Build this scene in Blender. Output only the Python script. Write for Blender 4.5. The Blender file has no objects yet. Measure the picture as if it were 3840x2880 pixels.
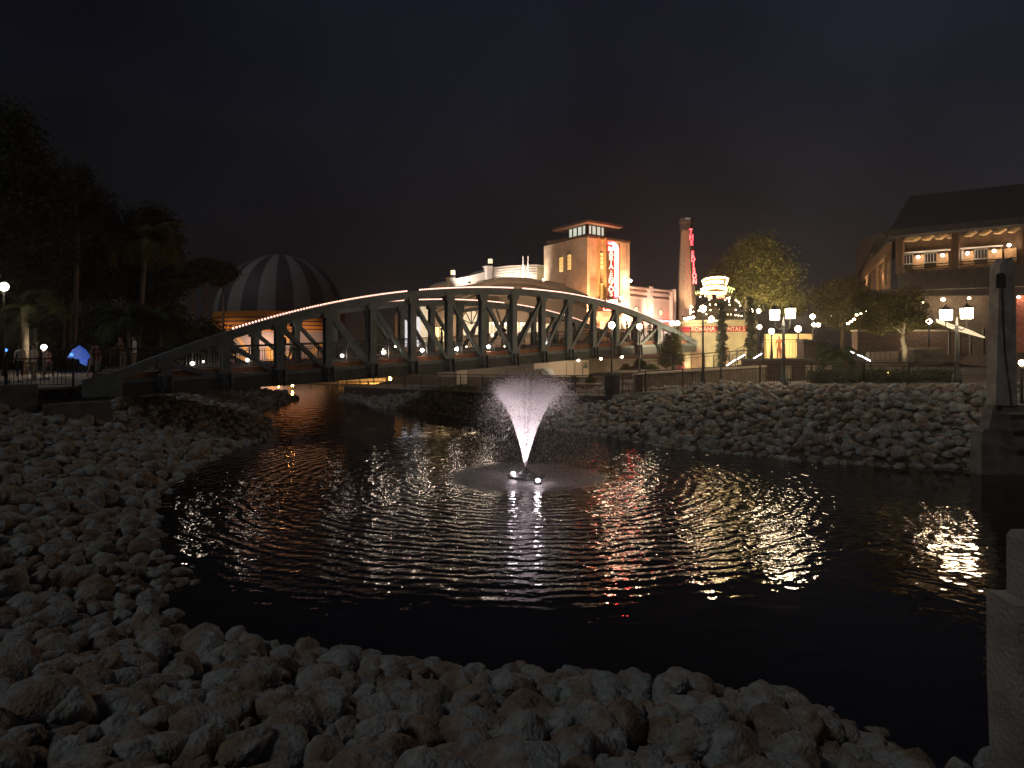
import bpy, bmesh, math, random
import numpy as np
from mathutils import Vector, Matrix
R = math.radians
random.seed(7)
rng = np.random.default_rng(7)
SC = bpy.context.scene
COL = SC.collection

# ------------------------------------------------------------------ camera
F, CX, HY, EYE = 2700.0, 1920.0, 1285.0, 4.5
cam = bpy.data.cameras.new('camera')
cam.sensor_width = 36.0
cam.lens = F / 3840.0 * 36.0
cam.shift_y = -(1440.0 - HY) / 3840.0
cam.clip_start = 0.1
cam.clip_end = 2000
camo = bpy.data.objects.new('camera', cam)
camo.location = (0, 0, EYE)
camo.rotation_euler = (R(90), 0, 0)
COL.objects.link(camo)
SC.camera = camo

# ------------------------------------------------------------------ night sky
W = bpy.data.worlds.new('World')
SC.world = W
W.use_nodes = True
nt = W.node_tree
nt.nodes.clear()
wo = nt.nodes.new('ShaderNodeOutputWorld')
bg = nt.nodes.new('ShaderNodeBackground')
tc = nt.nodes.new('ShaderNodeTexCoord')
sp = nt.nodes.new('ShaderNodeSeparateXYZ')
nt.links.new(tc.outputs['Generated'], sp.inputs[0])
rmp = nt.nodes.new('ShaderNodeValToRGB')
cr = rmp.color_ramp
cr.elements[0].position = 0.0
cr.elements[0].color = (0.0135, 0.0098, 0.0080, 1)
cr.elements[1].position = 0.62
cr.elements[1].color = (0.0028, 0.0027, 0.0068, 1)
e = cr.elements.new(0.10); e.color = (0.0074, 0.0068, 0.0078, 1)
e = cr.elements.new(0.30); e.color = (0.0044, 0.0050, 0.0076, 1)
nt.links.new(sp.outputs['Z'], rmp.inputs[0])
# thin city-lit cloud, a little brighter to the east (right)
nz = nt.nodes.new('ShaderNodeTexNoise')
nz.inputs['Scale'].default_value = 1.9
nz.inputs['Detail'].default_value = 4
nt.links.new(tc.outputs['Generated'], nz.inputs['Vector'])
m1 = nt.nodes.new('ShaderNodeMapRange')
m1.inputs[1].default_value = 0.3; m1.inputs[2].default_value = 0.75
m1.inputs[3].default_value = 0.4; m1.inputs[4].default_value = 2.0
nt.links.new(nz.outputs['Fac'], m1.inputs[0])
m2 = nt.nodes.new('ShaderNodeMapRange')
m2.inputs[1].default_value = -0.6; m2.inputs[2].default_value = 0.6
m2.inputs[3].default_value = 0.6; m2.inputs[4].default_value = 1.75
nt.links.new(sp.outputs['X'], m2.inputs[0])
mm = nt.nodes.new('ShaderNodeMath'); mm.operation = 'MULTIPLY'
nt.links.new(m1.outputs[0], mm.inputs[0]); nt.links.new(m2.outputs[0], mm.inputs[1])
nt.links.new(rmp.outputs[0], bg.inputs['Color'])
nt.links.new(mm.outputs[0], bg.inputs['Strength'])
nt.links.new(bg.outputs[0], wo.inputs[0])

# one weak, wide "moon": the city's glow falling from behind the viewer
sl = bpy.data.lights.new('moon', 'SUN')
sl.energy = 0.235
sl.angle = R(12)
sl.color = (0.96, 0.98, 1.0)
so = bpy.data.objects.new('moon', sl)
so.rotation_euler = (R(44), 0, R(-50))
COL.objects.link(so)

SC.view_settings.view_transform = 'Standard'
SC.view_settings.look = 'None'
SC.view_settings.exposure = 0.22
SC.view_settings.gamma = 1.0
SC.render.engine = 'CYCLES'
cy = SC.cycles
cy.use_denoising = True
cy.sample_clamp_indirect = 14.0
cy.sample_clamp_direct = 0.0
cy.max_bounces = 5
cy.diffuse_bounces = 2
cy.glossy_bounces = 3
cy.transmission_bounces = 3
cy.transparent_max_bounces = 8
cy.caustics_reflective = False
cy.caustics_refractive = False
try:
    cy.use_light_tree = True
except Exception:
    pass

# ------------------------------------------------------------------ helpers
def P(px, py, Y):
    return Vector(((px - CX) / F * Y, Y, EYE + (HY - py) / F * Y))

def tag(o, label=None, cat=None, group=None, kind=None):
    if label: o['label'] = label
    if cat: o['category'] = cat
    if group: o['group'] = group
    if kind: o['kind'] = kind
    return o

def thing(name, loc, label, cat, group=None, rz=0.0):
    o = bpy.data.objects.new(name, None)
    o.location = loc
    o.rotation_euler = (0, 0, rz)
    o.empty_display_size = 0.3
    COL.objects.link(o)
    return tag(o, label, cat, group)

MATS = {}
def mat(name, col, rough=0.7, nscale=4.0, namt=0.25, bump=0.0, bscale=20.0, metal=0.0,
        emit=None, estr=0.0, spec=0.4, col2=None, transl=0.0):
    if name in MATS: return MATS[name]
    m = bpy.data.materials.new(name)
    m.use_nodes = True
    t = m.node_tree
    b = t.nodes['Principled BSDF']
    b.inputs['Roughness'].default_value = rough
    b.inputs['Metallic'].default_value = metal
    b.inputs['Specular IOR Level'].default_value = spec
    g = t.nodes.new('ShaderNodeNewGeometry')
    n = t.nodes.new('ShaderNodeTexNoise')
    n.inputs['Scale'].default_value = nscale
    n.inputs['Detail'].default_value = 5
    t.links.new(g.outputs['Position'], n.inputs['Vector'])
    r = t.nodes.new('ShaderNodeValToRGB')
    c = Vector(col[:3])
    c2 = Vector(col2[:3]) if col2 else c * (1 + namt)
    c1 = c * (1 - namt)
    r.color_ramp.elements[0].position = 0.34
    r.color_ramp.elements[1].position = 0.68
    r.color_ramp.elements[0].color = (*c1, 1)
    r.color_ramp.elements[1].color = (*c2, 1)
    t.links.new(n.outputs['Fac'], r.inputs[0])
    t.links.new(r.outputs[0], b.inputs['Base Color'])
    if bump > 0:
        n2 = t.nodes.new('ShaderNodeTexNoise')
        n2.inputs['Scale'].default_value = bscale
        n2.inputs['Detail'].default_value = 4
        t.links.new(g.outputs['Position'], n2.inputs['Vector'])
        bp_ = t.nodes.new('ShaderNodeBump')
        bp_.inputs['Strength'].default_value = bump
        bp_.inputs['Distance'].default_value = 0.05
        t.links.new(n2.outputs['Fac'], bp_.inputs['Height'])
        t.links.new(bp_.outputs[0], b.inputs['Normal'])
    if emit:
        b.inputs['Emission Color'].default_value = (*emit, 1)
        b.inputs['Emission Strength'].default_value = estr
    if transl > 0:
        tr = t.nodes.new('ShaderNodeBsdfTranslucent')
        t.links.new(r.outputs[0], tr.inputs['Color'])
        mx = t.nodes.new('ShaderNodeMixShader')
        mx.inputs[0].default_value = transl
        out = t.nodes['Material Output']
        t.links.new(b.outputs[0], mx.inputs[1])
        t.links.new(tr.outputs[0], mx.inputs[2])
        t.links.new(mx.outputs[0], out.inputs[0])
    MATS[name] = m
    return m

def glow(name, col, s):
    return mat(name, (0.8, 0.8, 0.8), 0.4, emit=col, estr=s)

class MB:
    def __init__(self):
        self.v = []; self.f = []; self.mi = []; self.cur = 0
    def add(self, vs, fs):
        o = len(self.v)
        self.v += [tuple(p) for p in vs]
        for q in fs:
            self.f.append([o + i for i in q]); self.mi.append(self.cur)
    def box(self, c, s, rz=0.0):
        cx, cy_, cz = c; a, b, h = s[0] / 2, s[1] / 2, s[2] / 2
        co, si = math.cos(rz), math.sin(rz)
        vs = []
        for z in (-h, h):
            for x, y in ((-a, -b), (a, -b), (a, b), (-a, b)):
                vs.append((cx + x * co - y * si, cy_ + x * si + y * co, cz + z))
        self.add(vs, [(3, 2, 1, 0), (4, 5, 6, 7), (0, 1, 5, 4), (1, 2, 6, 5), (2, 3, 7, 6), (3, 0, 4, 7)])
    def bar(self, p, q, w, h, side=None):
        p = Vector(p); q = Vector(q); d = (q - p)
        if d.length < 1e-6: return
        d.normalize()
        up = Vector((0, 0, 1))
        if side is None:
            s = d.cross(up)
            if s.length < 1e-3: s = Vector((1, 0, 0))
        else:
            s = Vector(side) - d * d.dot(Vector(side))
        s.normalize()
        u = s.cross(d).normalized()
        vs = []
        for e_ in (p, q):
            for a, b in ((-1, -1), (1, -1), (1, 1), (-1, 1)):
                vs.append(e_ + s * (a * w / 2) + u * (b * h / 2))
        self.add(vs, [(3, 2, 1, 0), (4, 5, 6, 7), (0, 1, 5, 4), (1, 2, 6, 5), (2, 3, 7, 6), (3, 0, 4, 7)])
    def tube(self, pts, rads, n=8, cap=True):
        pts = [Vector(p) for p in pts]
        if not hasattr(rads, '__len__'): rads = [rads] * len(pts)
        vs = []; L = len(pts)
        for i, p in enumerate(pts):
            d = (pts[min(i + 1, L - 1)] - pts[max(i - 1, 0)])
            if d.length < 1e-7: d = Vector((0, 0, 1))
            d.normalize()
            s = d.cross(Vector((0.13, 0.21, 1)) if abs(d.z) < 0.98 else Vector((0, 1, 0))).normalized()
            u = s.cross(d)
            for k in range(n):
                a = 2 * math.pi * k / n
                vs.append(p + (s * math.cos(a) + u * math.sin(a)) * rads[i])
        fs = []
        for i in range(L - 1):
            for k in range(n):
                fs.append((i * n + k, i * n + (k + 1) % n, (i + 1) * n + (k + 1) % n, (i + 1) * n + k))
        if cap:
            fs.append(tuple(range(n - 1, -1, -1))); fs.append(tuple((L - 1) * n + k for k in range(n)))
        self.add(vs, fs)
    def lathe(self, c, prof, n=12, ph=0.0):
        c = Vector(c); vs = []; L = len(prof)
        for r, z in prof:
            for k in range(n):
                a = 2 * math.pi * k / n + ph
                vs.append((c.x + r * math.cos(a), c.y + r * math.sin(a), c.z + z))
        fs = []
        for i in range(L - 1):
            for k in range(n):
                fs.append((i * n + k, i * n + (k + 1) % n, (i + 1) * n + (k + 1) % n, (i + 1) * n + k))
        fs.append(tuple(range(n - 1, -1, -1))); fs.append(tuple((L - 1) * n + k for k in range(n)))
        self.add(vs, fs)
    def ball(self, c, r, n=10, m=6, sz=1.0):
        prof = [(max(r * math.sin(math.pi * i / m), r * 0.02), -r * sz * math.cos(math.pi * i / m)) for i in range(m + 1)]
        self.lathe(c, prof, n)
    def prism(self, poly, z0, z1):
        n = len(poly)
        vs = [(x, y, z0) for x, y in poly] + [(x, y, z1) for x, y in poly]
        fs = [tuple(range(n - 1, -1, -1)), tuple(range(n, 2 * n))]
        for i in range(n): fs.append((i, (i + 1) % n, n + (i + 1) % n, n + i))
        self.add(vs, fs)
    def slab(self, poly3, off):
        # extrude a 3D polygon by a vector
        n = len(poly3); o = Vector(off)
        vs = [Vector(p) for p in poly3] + [Vector(p) + o for p in poly3]
        fs = [tuple(range(n - 1, -1, -1)), tuple(range(n, 2 * n))]
        for i in range(n): fs.append((i, (i + 1) % n, n + (i + 1) % n, n + i))
        self.add(vs, fs)
    def build(self, name, m, parent=None, smooth=False):
        me = bpy.data.meshes.new(name)
        inv = None
        vs = self.v
        if parent is not None:
            w = world(parent).inverted()
            vs = [w @ Vector(p) for p in vs]
        me.from_pydata([tuple(p) for p in vs], [], self.f)
        ms = m if isinstance(m, (list, tuple)) else [m]
        for k in ms: me.materials.append(k)
        if len(ms) > 1:
            me.polygons.foreach_set('material_index', self.mi)
        bm = bmesh.new(); bm.from_mesh(me)
        bmesh.ops.recalc_face_normals(bm, faces=bm.faces)
        bm.to_mesh(me); bm.free()
        if smooth:
            me.polygons.foreach_set('use_smooth', [True] * len(me.polygons))
        o = bpy.data.objects.new(name, me)
        COL.objects.link(o)
        if parent is not None: o.parent = parent
        return o

def world(o):
    m = Matrix.LocRotScale(o.location, o.rotation_euler, o.scale)
    if o.parent: m = world(o.parent) @ m
    return m

def npmesh(name, V, Fc, m, parent=None, smooth=False):
    # V (n,3), Fc (k,3|4)
    me = bpy.data.meshes.new(name)
    V = np.asarray(V, dtype=np.float64)
    if parent is not None:
        w = np.array(world(parent).inverted())
        V = V @ w[:3, :3].T + w[:3, 3]
    Fc = np.asarray(Fc, dtype=np.int32)
    k, s = Fc.shape
    me.vertices.add(len(V)); me.vertices.foreach_set('co', V.ravel())
    me.loops.add(k * s); me.loops.foreach_set('vertex_index', Fc.ravel())
    me.polygons.add(k)
    me.polygons.foreach_set('loop_start', np.arange(k, dtype=np.int32) * s)
    me.polygons.foreach_set('loop_total', np.full(k, s, dtype=np.int32))
    if smooth: me.polygons.foreach_set('use_smooth', np.ones(k, dtype=bool))
    me.materials.append(m)
    me.update(calc_edges=True)
    me.validate()
    o = bpy.data.objects.new(name, me)
    COL.objects.link(o)
    if parent is not None: o.parent = parent
    return o

def copy_tree(o, parent=None):
    c = o.copy(); COL.objects.link(c); c.parent = parent
    for ch in list(o.children): copy_tree(ch, c)
    return c

def text(s, size, parent, m, loc, rot, name='lettering', extrude=0.03, align='CENTER', bold=0.0, sx=1.0):
    cu = bpy.data.curves.new(name, 'FONT')
    cu.body = s; cu.size = size; cu.extrude = extrude; cu.align_x = align; cu.align_y = 'CENTER'
    cu.offset = bold
    cu.materials.append(m)
    o = bpy.data.objects.new(name, cu)
    COL.objects.link(o)
    me = bpy.data.meshes.new_from_object(o.evaluated_get(bpy.context.evaluated_depsgraph_get()))
    bpy.data.objects.remove(o); bpy.data.curves.remove(cu)
    o = bpy.data.objects.new(name, me); COL.objects.link(o)
    mw = Matrix.LocRotScale(Vector(loc), Matrix.Rotation(rot[2], 3, 'Z') @ Matrix.Rotation(rot[0], 3, 'X') , Vector((sx, 1, 1)))
    if parent is not None:
        o.parent = parent
        mw = world(parent).inverted() @ mw
    o.matrix_local = mw
    return o

def spot(name, loc, target, power, col, size=60, blend=0.8, r=0.1, parent=None):
    l = bpy.data.lights.new(name, 'SPOT')
    l.energy = power; l.color = col; l.spot_size = R(size); l.spot_blend = blend; l.shadow_soft_size = r
    o = bpy.data.objects.new(name, l)
    d = (Vector(target) - Vector(loc))
    o.location = loc
    o.rotation_euler = d.to_track_quat('-Z', 'Y').to_euler()
    COL.objects.link(o)
    if parent is not None:
        mw = Matrix.LocRotScale(o.location, o.rotation_euler, None)
        o.parent = parent
        o.matrix_local = world(parent).inverted() @ mw
    return o

def plight(name, loc, power, col, r=0.12, parent=None):
    l = bpy.data.lights.new(name, 'POINT')
    l.energy = power; l.color = col; l.shadow_soft_size = r
    o = bpy.data.objects.new(name, l); COL.objects.link(o)
    if parent is not None:
        o.parent = parent
        o.location = world(parent).inverted() @ Vector(loc)
    else:
        o.location = loc
    return o

# ------------------------------------------------------------------ shore and terrain
def at0(px, py): 
    Y = EYE * F / (py - HY)
    return ((px - CX) / F * Y, Y)
SHORE = [(14, 9.0), (8.5, 6.2), at0(3385, 2880), at0(3212, 2760), at0(2951, 2645), at0(2604, 2580), at0(2222, 2550), at0(1666, 2525),
         at0(1215, 2490), at0(937, 2430), at0(780, 2425), at0(625, 2380), at0(600, 2300), at0(660, 2180), at0(590, 2090), at0(520, 2000), at0(545, 1875),
         at0(642, 1785), at0(816, 1698), at0(950, 1655), at0(985, 1615), at0(975, 1575), at0(930, 1552), at0(1010, 1520), at0(1094, 1500),
         at0(1085, 1488), (-24, 62), (-45, 66), (-80, 76), (-80, 135), (-20, 135), (-4, 100), (-9.0, 82), (-14, 74), (-15.2, 66), (-13.5, 58),
         at0(1371, 1500), at0(1420, 1528), at0(1500, 1538), at0(1650, 1552), at0(1840, 1580), at0(2020, 1600), at0(2180, 1622), at0(2400, 1656), at0(2560, 1682), at0(2780, 1702),
         at0(3100, 1735), at0(3400, 1748), at0(3640, 1752), (19, 24.5), (40, 24), (60, 18), (40, 9)]
SH = np.array(SHORE)
def sdist(x, y):
    # >0 on land, <0 over water
    x = np.atleast_1d(np.asarray(x, float)); y = np.atleast_1d(np.asarray(y, float))
    d = np.full(x.shape, 1e9); ins = np.zeros(x.shape, bool)
    n = len(SH)
    for i in range(n):
        a = SH[i]; b = SH[(i + 1) % n]
        ex, ey = b - a
        tt = np.clip(((x - a[0]) * ex + (y - a[1]) * ey) / (ex * ex + ey * ey), 0, 1)
        d = np.minimum(d, np.hypot(x - a[0] - tt * ex, y - a[1] - tt * ey))
        c = ((a[1] > y) != (b[1] > y))
        with np.errstate(divide='ignore', invalid='ignore'):
            xi = (b[0] - a[0]) * (y - a[1]) / (b[1] - a[1]) + a[0]
        ins ^= c & (x < xi)
    return np.where(ins, -d, d)
ANCH = np.array([(0, 0, 2.9), (0, -10, 2.9), (10, -2, 2.9), (-9, 8, 2.8), (-12, 18, 2.7), (-16, 27, 2.6), (-24, 30, 2.7), (-16, 36, 2.5), (-30, 50, 2.7), (-18, 50, 1.7),
                 (-60, 60, 2.7), (-13, 60, 0.75), (-5, 58, 0.8), (-4.8, 48, 1.2), (2, 41, 1.5), (5, 38.3, 1.72), (6.6, 37, 2.0), (12, 35.5, 2.4), (16.5, 34.5, 2.5),
                 (20.5, 34, 2.55), (24, 30, 2.6), (2, 52, 1.3), (8, 46, 1.8), (14, 44, 2.2), (20, 44, 2.6), (26, 44, 2.8), (0, 66, 1.4), (13, 60, 2.1), (19, 62, 3.2), (26, 62, 3.3), (10, 72, 3.3),
                 (0, 75, 3.0), (-5, 95, 2.0), (30, 30, 2.7), (40, 60, 3.3), (20, 90, 3.5), (0, 150, 3), (-60, 160, 3), (60, 120, 3.5), (90, 60, 3.2)])
def plateau(x, y):
    x = np.atleast_1d(np.asarray(x, float)); y = np.atleast_1d(np.asarray(y, float))
    w = 0; s = 0
    for ax, ay, ah in ANCH:
        k = 1.0 / (((x - ax) ** 2 + (y - ay) ** 2) + 0.5) ** 1.8
        w = w + k; s = s + k * ah
    return s / w
def hgt(x, y):
    d = sdist(x, y); pl = plateau(x, y)
    x = np.atleast_1d(np.asarray(x, float)); y = np.atleast_1d(np.asarray(y, float))
    far = np.clip((y - 15) / 9, 0, 1) * np.clip((x + 8) / 6, 0, 1)
    sl = 0.30 + 0.26 * far
    h = np.minimum(d * sl, pl)
    # soften the crest
    h = np.where(d > 0, pl - np.logaddexp(0, (pl - d * sl) * 5) / 5 * 1.0, np.maximum(d * 0.5, -2.0))
    h = np.where((d > 0), np.minimum(h, d * sl + 0.02), h)
    return h
def H(x, y): return float(hgt(x, y)[0])

xs = np.concatenate([[-600, -300, -150, -90, -65, -50, -40], np.arange(-34, 40.1, 0.5), [44, 50, 60, 80, 120, 250, 600]])
ys = np.concatenate([[-60, -25, -12], np.arange(-6, 66.1, 0.5), [69, 73, 78, 84, 91, 100, 112, 130, 160, 250, 500, 1200]])
GX, GY = np.meshgrid(xs, ys)
GZ = hgt(GX.ravel(), GY.ravel()).reshape(GX.shape)
GZ = np.where((np.abs(GX) > 100) | (GY > 200) | (GY < -20), 2.9, GZ)
V = np.c_[GX.ravel(), GY.ravel(), GZ.ravel()]
nx, ny = len(xs), len(ys)
I = np.arange(nx * ny).reshape(ny, nx)
Q = np.c_[I[:-1, :-1].ravel(), I[:-1, 1:].ravel(), I[1:, 1:].ravel(), I[1:, :-1].ravel()]
m_ground = mat('soil', (0.07, 0.06, 0.05), 0.95, 1.5, 0.4, 0.6, 9)
g = npmesh('ground', V, Q, m_ground, smooth=True)
tag(g, kind='structure', label='dark earth banks and paths around the pond')

# water ------------------------------------------------------------------
FX, FY = P(1970, 1780, 24.2).x, 24.2
def water_material():
    m = bpy.data.materials.new('pond_water'); m.use_nodes = True
    t = m.node_tree; N = t.nodes; Lk = t.links
    b = N['Principled BSDF']
    b.inputs['Base Color'].default_value = (0.006, 0.006, 0.007, 1)
    b.inputs['Roughness'].default_value = 0.035
    b.inputs['IOR'].default_value = 1.333
    b.inputs['Specular IOR Level'].default_value = 0.5
    geo = N.new('ShaderNodeNewGeometry')
    def math_(op, a, b_=None, clamp=False):
        n = N.new('ShaderNodeMath'); n.operation = op; n.use_clamp = clamp
        for i, v in enumerate((a, b_)):
            if v is None: continue
            if isinstance(v, (int, float)): n.inputs[i].default_value = v
            else: Lk.new(v, n.inputs[i])
        return n.outputs[0]
    def noise(scale, detail, dist=0.0, sc=None):
        n = N.new('ShaderNodeTexNoise')
        n.inputs['Scale'].default_value = scale; n.inputs['Detail'].default_value = detail
        n.inputs['Distortion'].default_value = dist
        if sc:
            mp = N.new('ShaderNodeMapping'); mp.inputs['Scale'].default_value = sc
            Lk.new(geo.outputs['Position'], mp.inputs[0]); Lk.new(mp.outputs[0], n.inputs['Vector'])
        else:
            Lk.new(geo.outputs['Position'], n.inputs['Vector'])
        return n.outputs['Fac']
    def mrange(v, a, b_, c, d, smooth=True):
        n = N.new('ShaderNodeMapRange')
        if smooth: n.interpolation_type = 'SMOOTHSTEP'
        Lk.new(v, n.inputs[0])
        for i, q in enumerate((a, b_, c, d)): n.inputs[i + 1].default_value = q
        return n.outputs[0]
    sub = N.new('ShaderNodeVectorMath'); sub.operation = 'SUBTRACT'
    sub.inputs[1].default_value = (FX, FY, 0); Lk.new(geo.outputs['Position'], sub.inputs[0])
    ln = N.new('ShaderNodeVectorMath'); ln.operation = 'LENGTH'; Lk.new(sub.outputs[0], ln.inputs[0])
    r = ln.outputs['Value']
    wob = math_('MULTIPLY', noise(0.9, 3), 13.0)
    wob2 = math_('MULTIPLY', noise(3.1, 2), 2.2)
    ph = math_('ADD', math_('ADD', math_('MULTIPLY', r, 2 * math.pi / 0.40), wob), wob2)
    ring = math_('SINE', ph)
    ph2 = math_('ADD', math_('MULTIPLY', r, 2 * math.pi / 0.27), math_('MULTIPLY', noise(2.0, 3), 9.0))
    ring2 = math_('SINE', ph2)
    edge = math_('ADD', r, math_('MULTIPLY', math_('SUBTRACT', noise(0.33, 3), 0.5), 5.0))
    amp = mrange(edge, 9.3, 13.0, 1.0, 0.02)
    inner = mrange(r, 2.5, 7.5, 0.35, 1.0)
    amp2 = math_('MULTIPLY', amp, inner)
    h1 = math_('MULTIPLY', math_('MULTIPLY', ring, 0.0072), amp2)
    h2 = math_('MULTIPLY', math_('MULTIPLY', ring2, 0.0016), amp2)
    chop = math_('MULTIPLY', math_('SUBTRACT', noise(5.0, 2), 0.5), 0.021)
    chopf = math_('MULTIPLY', math_('SUBTRACT', noise(15, 1), 0.5), 0.0025)
    hc = math_('MULTIPLY', math_('ADD', chop, chopf), math_('ADD', amp, 0.035))
    swell = math_('MULTIPLY', math_('SUBTRACT', noise(1.5, 2), 0.5), 0.042)
    sw = math_('MULTIPLY', swell, mrange(edge, 9, 15, 1.0, 0.45))
    hh = math_('ADD', math_('ADD', h1, h2), math_('ADD', hc, sw))
    bp_ = N.new('ShaderNodeBump'); bp_.inputs['Strength'].default_value = 1.0; bp_.inputs['Distance'].default_value = 1.0
    Lk.new(hh, bp_.inputs['Height']); Lk.new(bp_.outputs[0], b.inputs['Normal'])
    # broken, aerated water where the spray comes down
    foam = math_('MULTIPLY', mrange(math_('ADD', r, math_('MULTIPLY', noise(2.2, 4), 1.1)), 2.3, 3.9, 1.0, 0.0), mrange(r, 0.3, 1.6, 0.35, 1.0))
    fn = mrange(noise(14, 4), 0.35, 0.65, 0.3, 1.0)
    ff = math_('MULTIPLY', math_('MULTIPLY', foam, fn), 0.34)
    mx = N.new('ShaderNodeMix'); mx.data_type = 'RGBA'
    Lk.new(ff, mx.inputs[0]); mx.inputs[6].default_value = (0.006, 0.006, 0.007, 1); mx.inputs[7].default_value = (0.75, 0.72, 0.70, 1)
    Lk.new(mx.outputs[2], b.inputs['Base Color'])
    rr = mrange(foam, 0, 1, 0.03, 0.55)
    Lk.new(rr, b.inputs['Roughness'])
    return m
mw_ = MB(); mw_.add([(-300, -20, 0), (300, -20, 0), (300, 400, 0), (-300, 400, 0)], [(0, 1, 2, 3)])
wtr = mw_.build('water', water_material())
tag(wtr, kind='structure', label='dark rippled pond water')

# ------------------------------------------------------------------ rocks
def rock_variants(n, sub, seed):
    out = []
    r0 = np.random.default_rng(seed)
    bm = bmesh.new(); bmesh.ops.create_icosphere(bm, subdivisions=sub, radius=1.0)
    base = np.array([v.co[:] for v in bm.verts]); fc = np.array([[v.index for v in f.verts] for f in bm.faces])
    bm.free()
    for k in range(n):
        v = base.copy()
        for a, fr in ((0.085, 1.2), (0.06, 2.3), (0.045, 4.6), (0.028, 9.0), (0.015, 17.0)):
            for j in range(3):
                d = r0.normal(size=3); d /= np.linalg.norm(d)
                p = r0.uniform(0, 6.28)
                v = v * (1 + a * np.sin(fr * (base @ d) * 1.7 + p) * np.cos(fr * (base @ r0.normal(size=3)) + p))[:, None]
        if sub < 4: v = v * (1 + r0.normal(0, .055, len(v)))[:, None]
        # worn flat facets
        for j in range(7):
            d = r0.normal(size=3); d /= np.linalg.norm(d); c = r0.uniform(0.62, 0.95)
            s = v @ d
            v = np.where((s > c)[:, None], v - (s - c)[:, None] * d * 0.8, v)
        v *= np.array([1.0, r0.uniform(0.68, 0.95), r0.uniform(0.55, 0.8)])
        out.append(v)
    return out, fc
def rock_mat():
    m = bpy.data.materials.new('limestone'); m.use_nodes = True
    t = m.node_tree; N = t.nodes; Lk = t.links; b = N['Principled BSDF']
    b.inputs['Roughness'].default_value = 0.93; b.inputs['Specular IOR Level'].default_value = 0.2
    g_ = N.new('ShaderNodeNewGeometry')
    def nz_(s, d):
        n = N.new('ShaderNodeTexNoise'); n.inputs['Scale'].default_value = s; n.inputs['Detail'].default_value = d
        Lk.new(g_.outputs['Position'], n.inputs['Vector']); return n.outputs['Fac']
    r = N.new('ShaderNodeValToRGB'); el = r.color_ramp.elements
    el[0].position = 0.3; el[0].color = (0.20, 0.145, 0.10, 1)
    el[1].position = 0.72; el[1].color = (0.42, 0.395, 0.34, 1)
    e2 = el.new(0.5); e2.color = (0.30, 0.285, 0.255, 1); e3 = el.new(0.42); e3.color = (0.28, 0.215, 0.155, 1); e4 = el.new(0.60); e4.color = (0.31, 0.345, 0.335, 1)
    Lk.new(nz_(2.3, 2), r.inputs[0])
    r2 = N.new('ShaderNodeValToRGB'); el = r2.color_ramp.elements
    el[0].position = 0.32; el[0].color = (0.66, 0.64, 0.62, 1); el[1].position = 0.62; el[1].color = (1.0, 1.0, 1.0, 1)
    Lk.new(nz_(11, 5), r2.inputs[0])
    mx = N.new('ShaderNodeMix'); mx.data_type = 'RGBA'; mx.blend_type = 'MULTIPLY'; mx.inputs[0].default_value = 1.0
    Lk.new(r.outputs[0], mx.inputs[6]); Lk.new(r2.outputs[0], mx.inputs[7])
    Lk.new(mx.outputs[2], b.inputs['Base Color'])
    vo = N.new('ShaderNodeTexVoronoi'); vo.inputs['Scale'].default_value = 26
    Lk.new(g_.outputs['Position'], vo.inputs['Vector'])
    ad = N.new('ShaderNodeMath'); ad.operation = 'ADD'
    Lk.new(nz_(22, 5), ad.inputs[0])
    ml = N.new('ShaderNodeMath'); ml.operation = 'MULTIPLY'; ml.inputs[1].default_value = 0.45
    Lk.new(vo.outputs['Distance'], ml.inputs[0]); Lk.new(ml.outputs[0], ad.inputs[1])
    bb = N.new('ShaderNodeBump'); bb.inputs['Strength'].default_value = 0.85; bb.inputs['Distance'].default_value = 0.035
    Lk.new(ad.outputs[0], bb.inputs['Height']); Lk.new(bb.outputs[0], b.inputs['Normal'])
    return m
m_rock = rock_mat()
hiV, hiF = rock_variants(14, 4, 3)
loV, loF = rock_variants(18, 3, 5)
def scatter():
    pts = []
    # jittered candidates in bank belts
    def belt(x0, x1, y0, y1, sp, dmax, cond):
        gx, gy = np.meshgrid(np.arange(x0, x1, sp), np.arange(y0, y1, sp))
        gx = gx.ravel() + rng.uniform(-.45, .45, gx.size) * sp; gy = gy.ravel() + rng.uniform(-.45, .45, gy.size) * sp
        d = sdist(gx, gy)
        k = (d > -0.45) & (d < dmax + rng.uniform(-.4, .4, d.size)) & cond(gx, gy)
        return np.c_[gx, gy][k], d[k]
    inview = lambda x, y: (np.abs(x) < 0.76 * y + 1.2) & (y > 2.2)
    a, da = belt(-16, 12, 2, 16, 0.315, 12, lambda x, y: inview(x, y) & (x < 9))
    b, db = belt(-24, -3, 16, 34, 0.33, 9.5, lambda x, y: inview(x, y) & (x < -5))
    c, dc = belt(-22, -10, 34, 60, 0.42, 5.0, lambda x, y: (x < -9) & (x + y * 0.0 > -20))
    d_, dd = belt(-14.8, 22.5, 24, 58, 0.285, 5.4, lambda x, y: (x > -13.8) & ((x > 0.5) | (y > 36)))
    P_ = np.concatenate([a, b, c, d_]); D_ = np.concatenate([da, db, dc, dd])
    S_ = np.concatenate([rng.uniform(.105, .235, len(a)) * np.where(rng.random(len(a)) < .10, 1.35, 1), rng.uniform(.14, .30, len(b)), rng.uniform(.18, .32, len(c)), rng.uniform(.12, .26, len(d_))])
    # small filler stones between the near ones
    f, df = belt(-14, 10, 2, 14, 0.40, 12, lambda x, y: inview(x, y) & (x < 9))
    P_ = np.concatenate([P_, f]); D_ = np.concatenate([D_, df]); S_ = np.concatenate([S_, rng.uniform(.06, .11, len(f))])
    return P_, D_, S_
RP, RD, RS = scatter()
RZ = hgt(RP[:, 0], RP[:, 1]) + RS * rng.uniform(-0.1, 0.75, len(RS))
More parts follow.
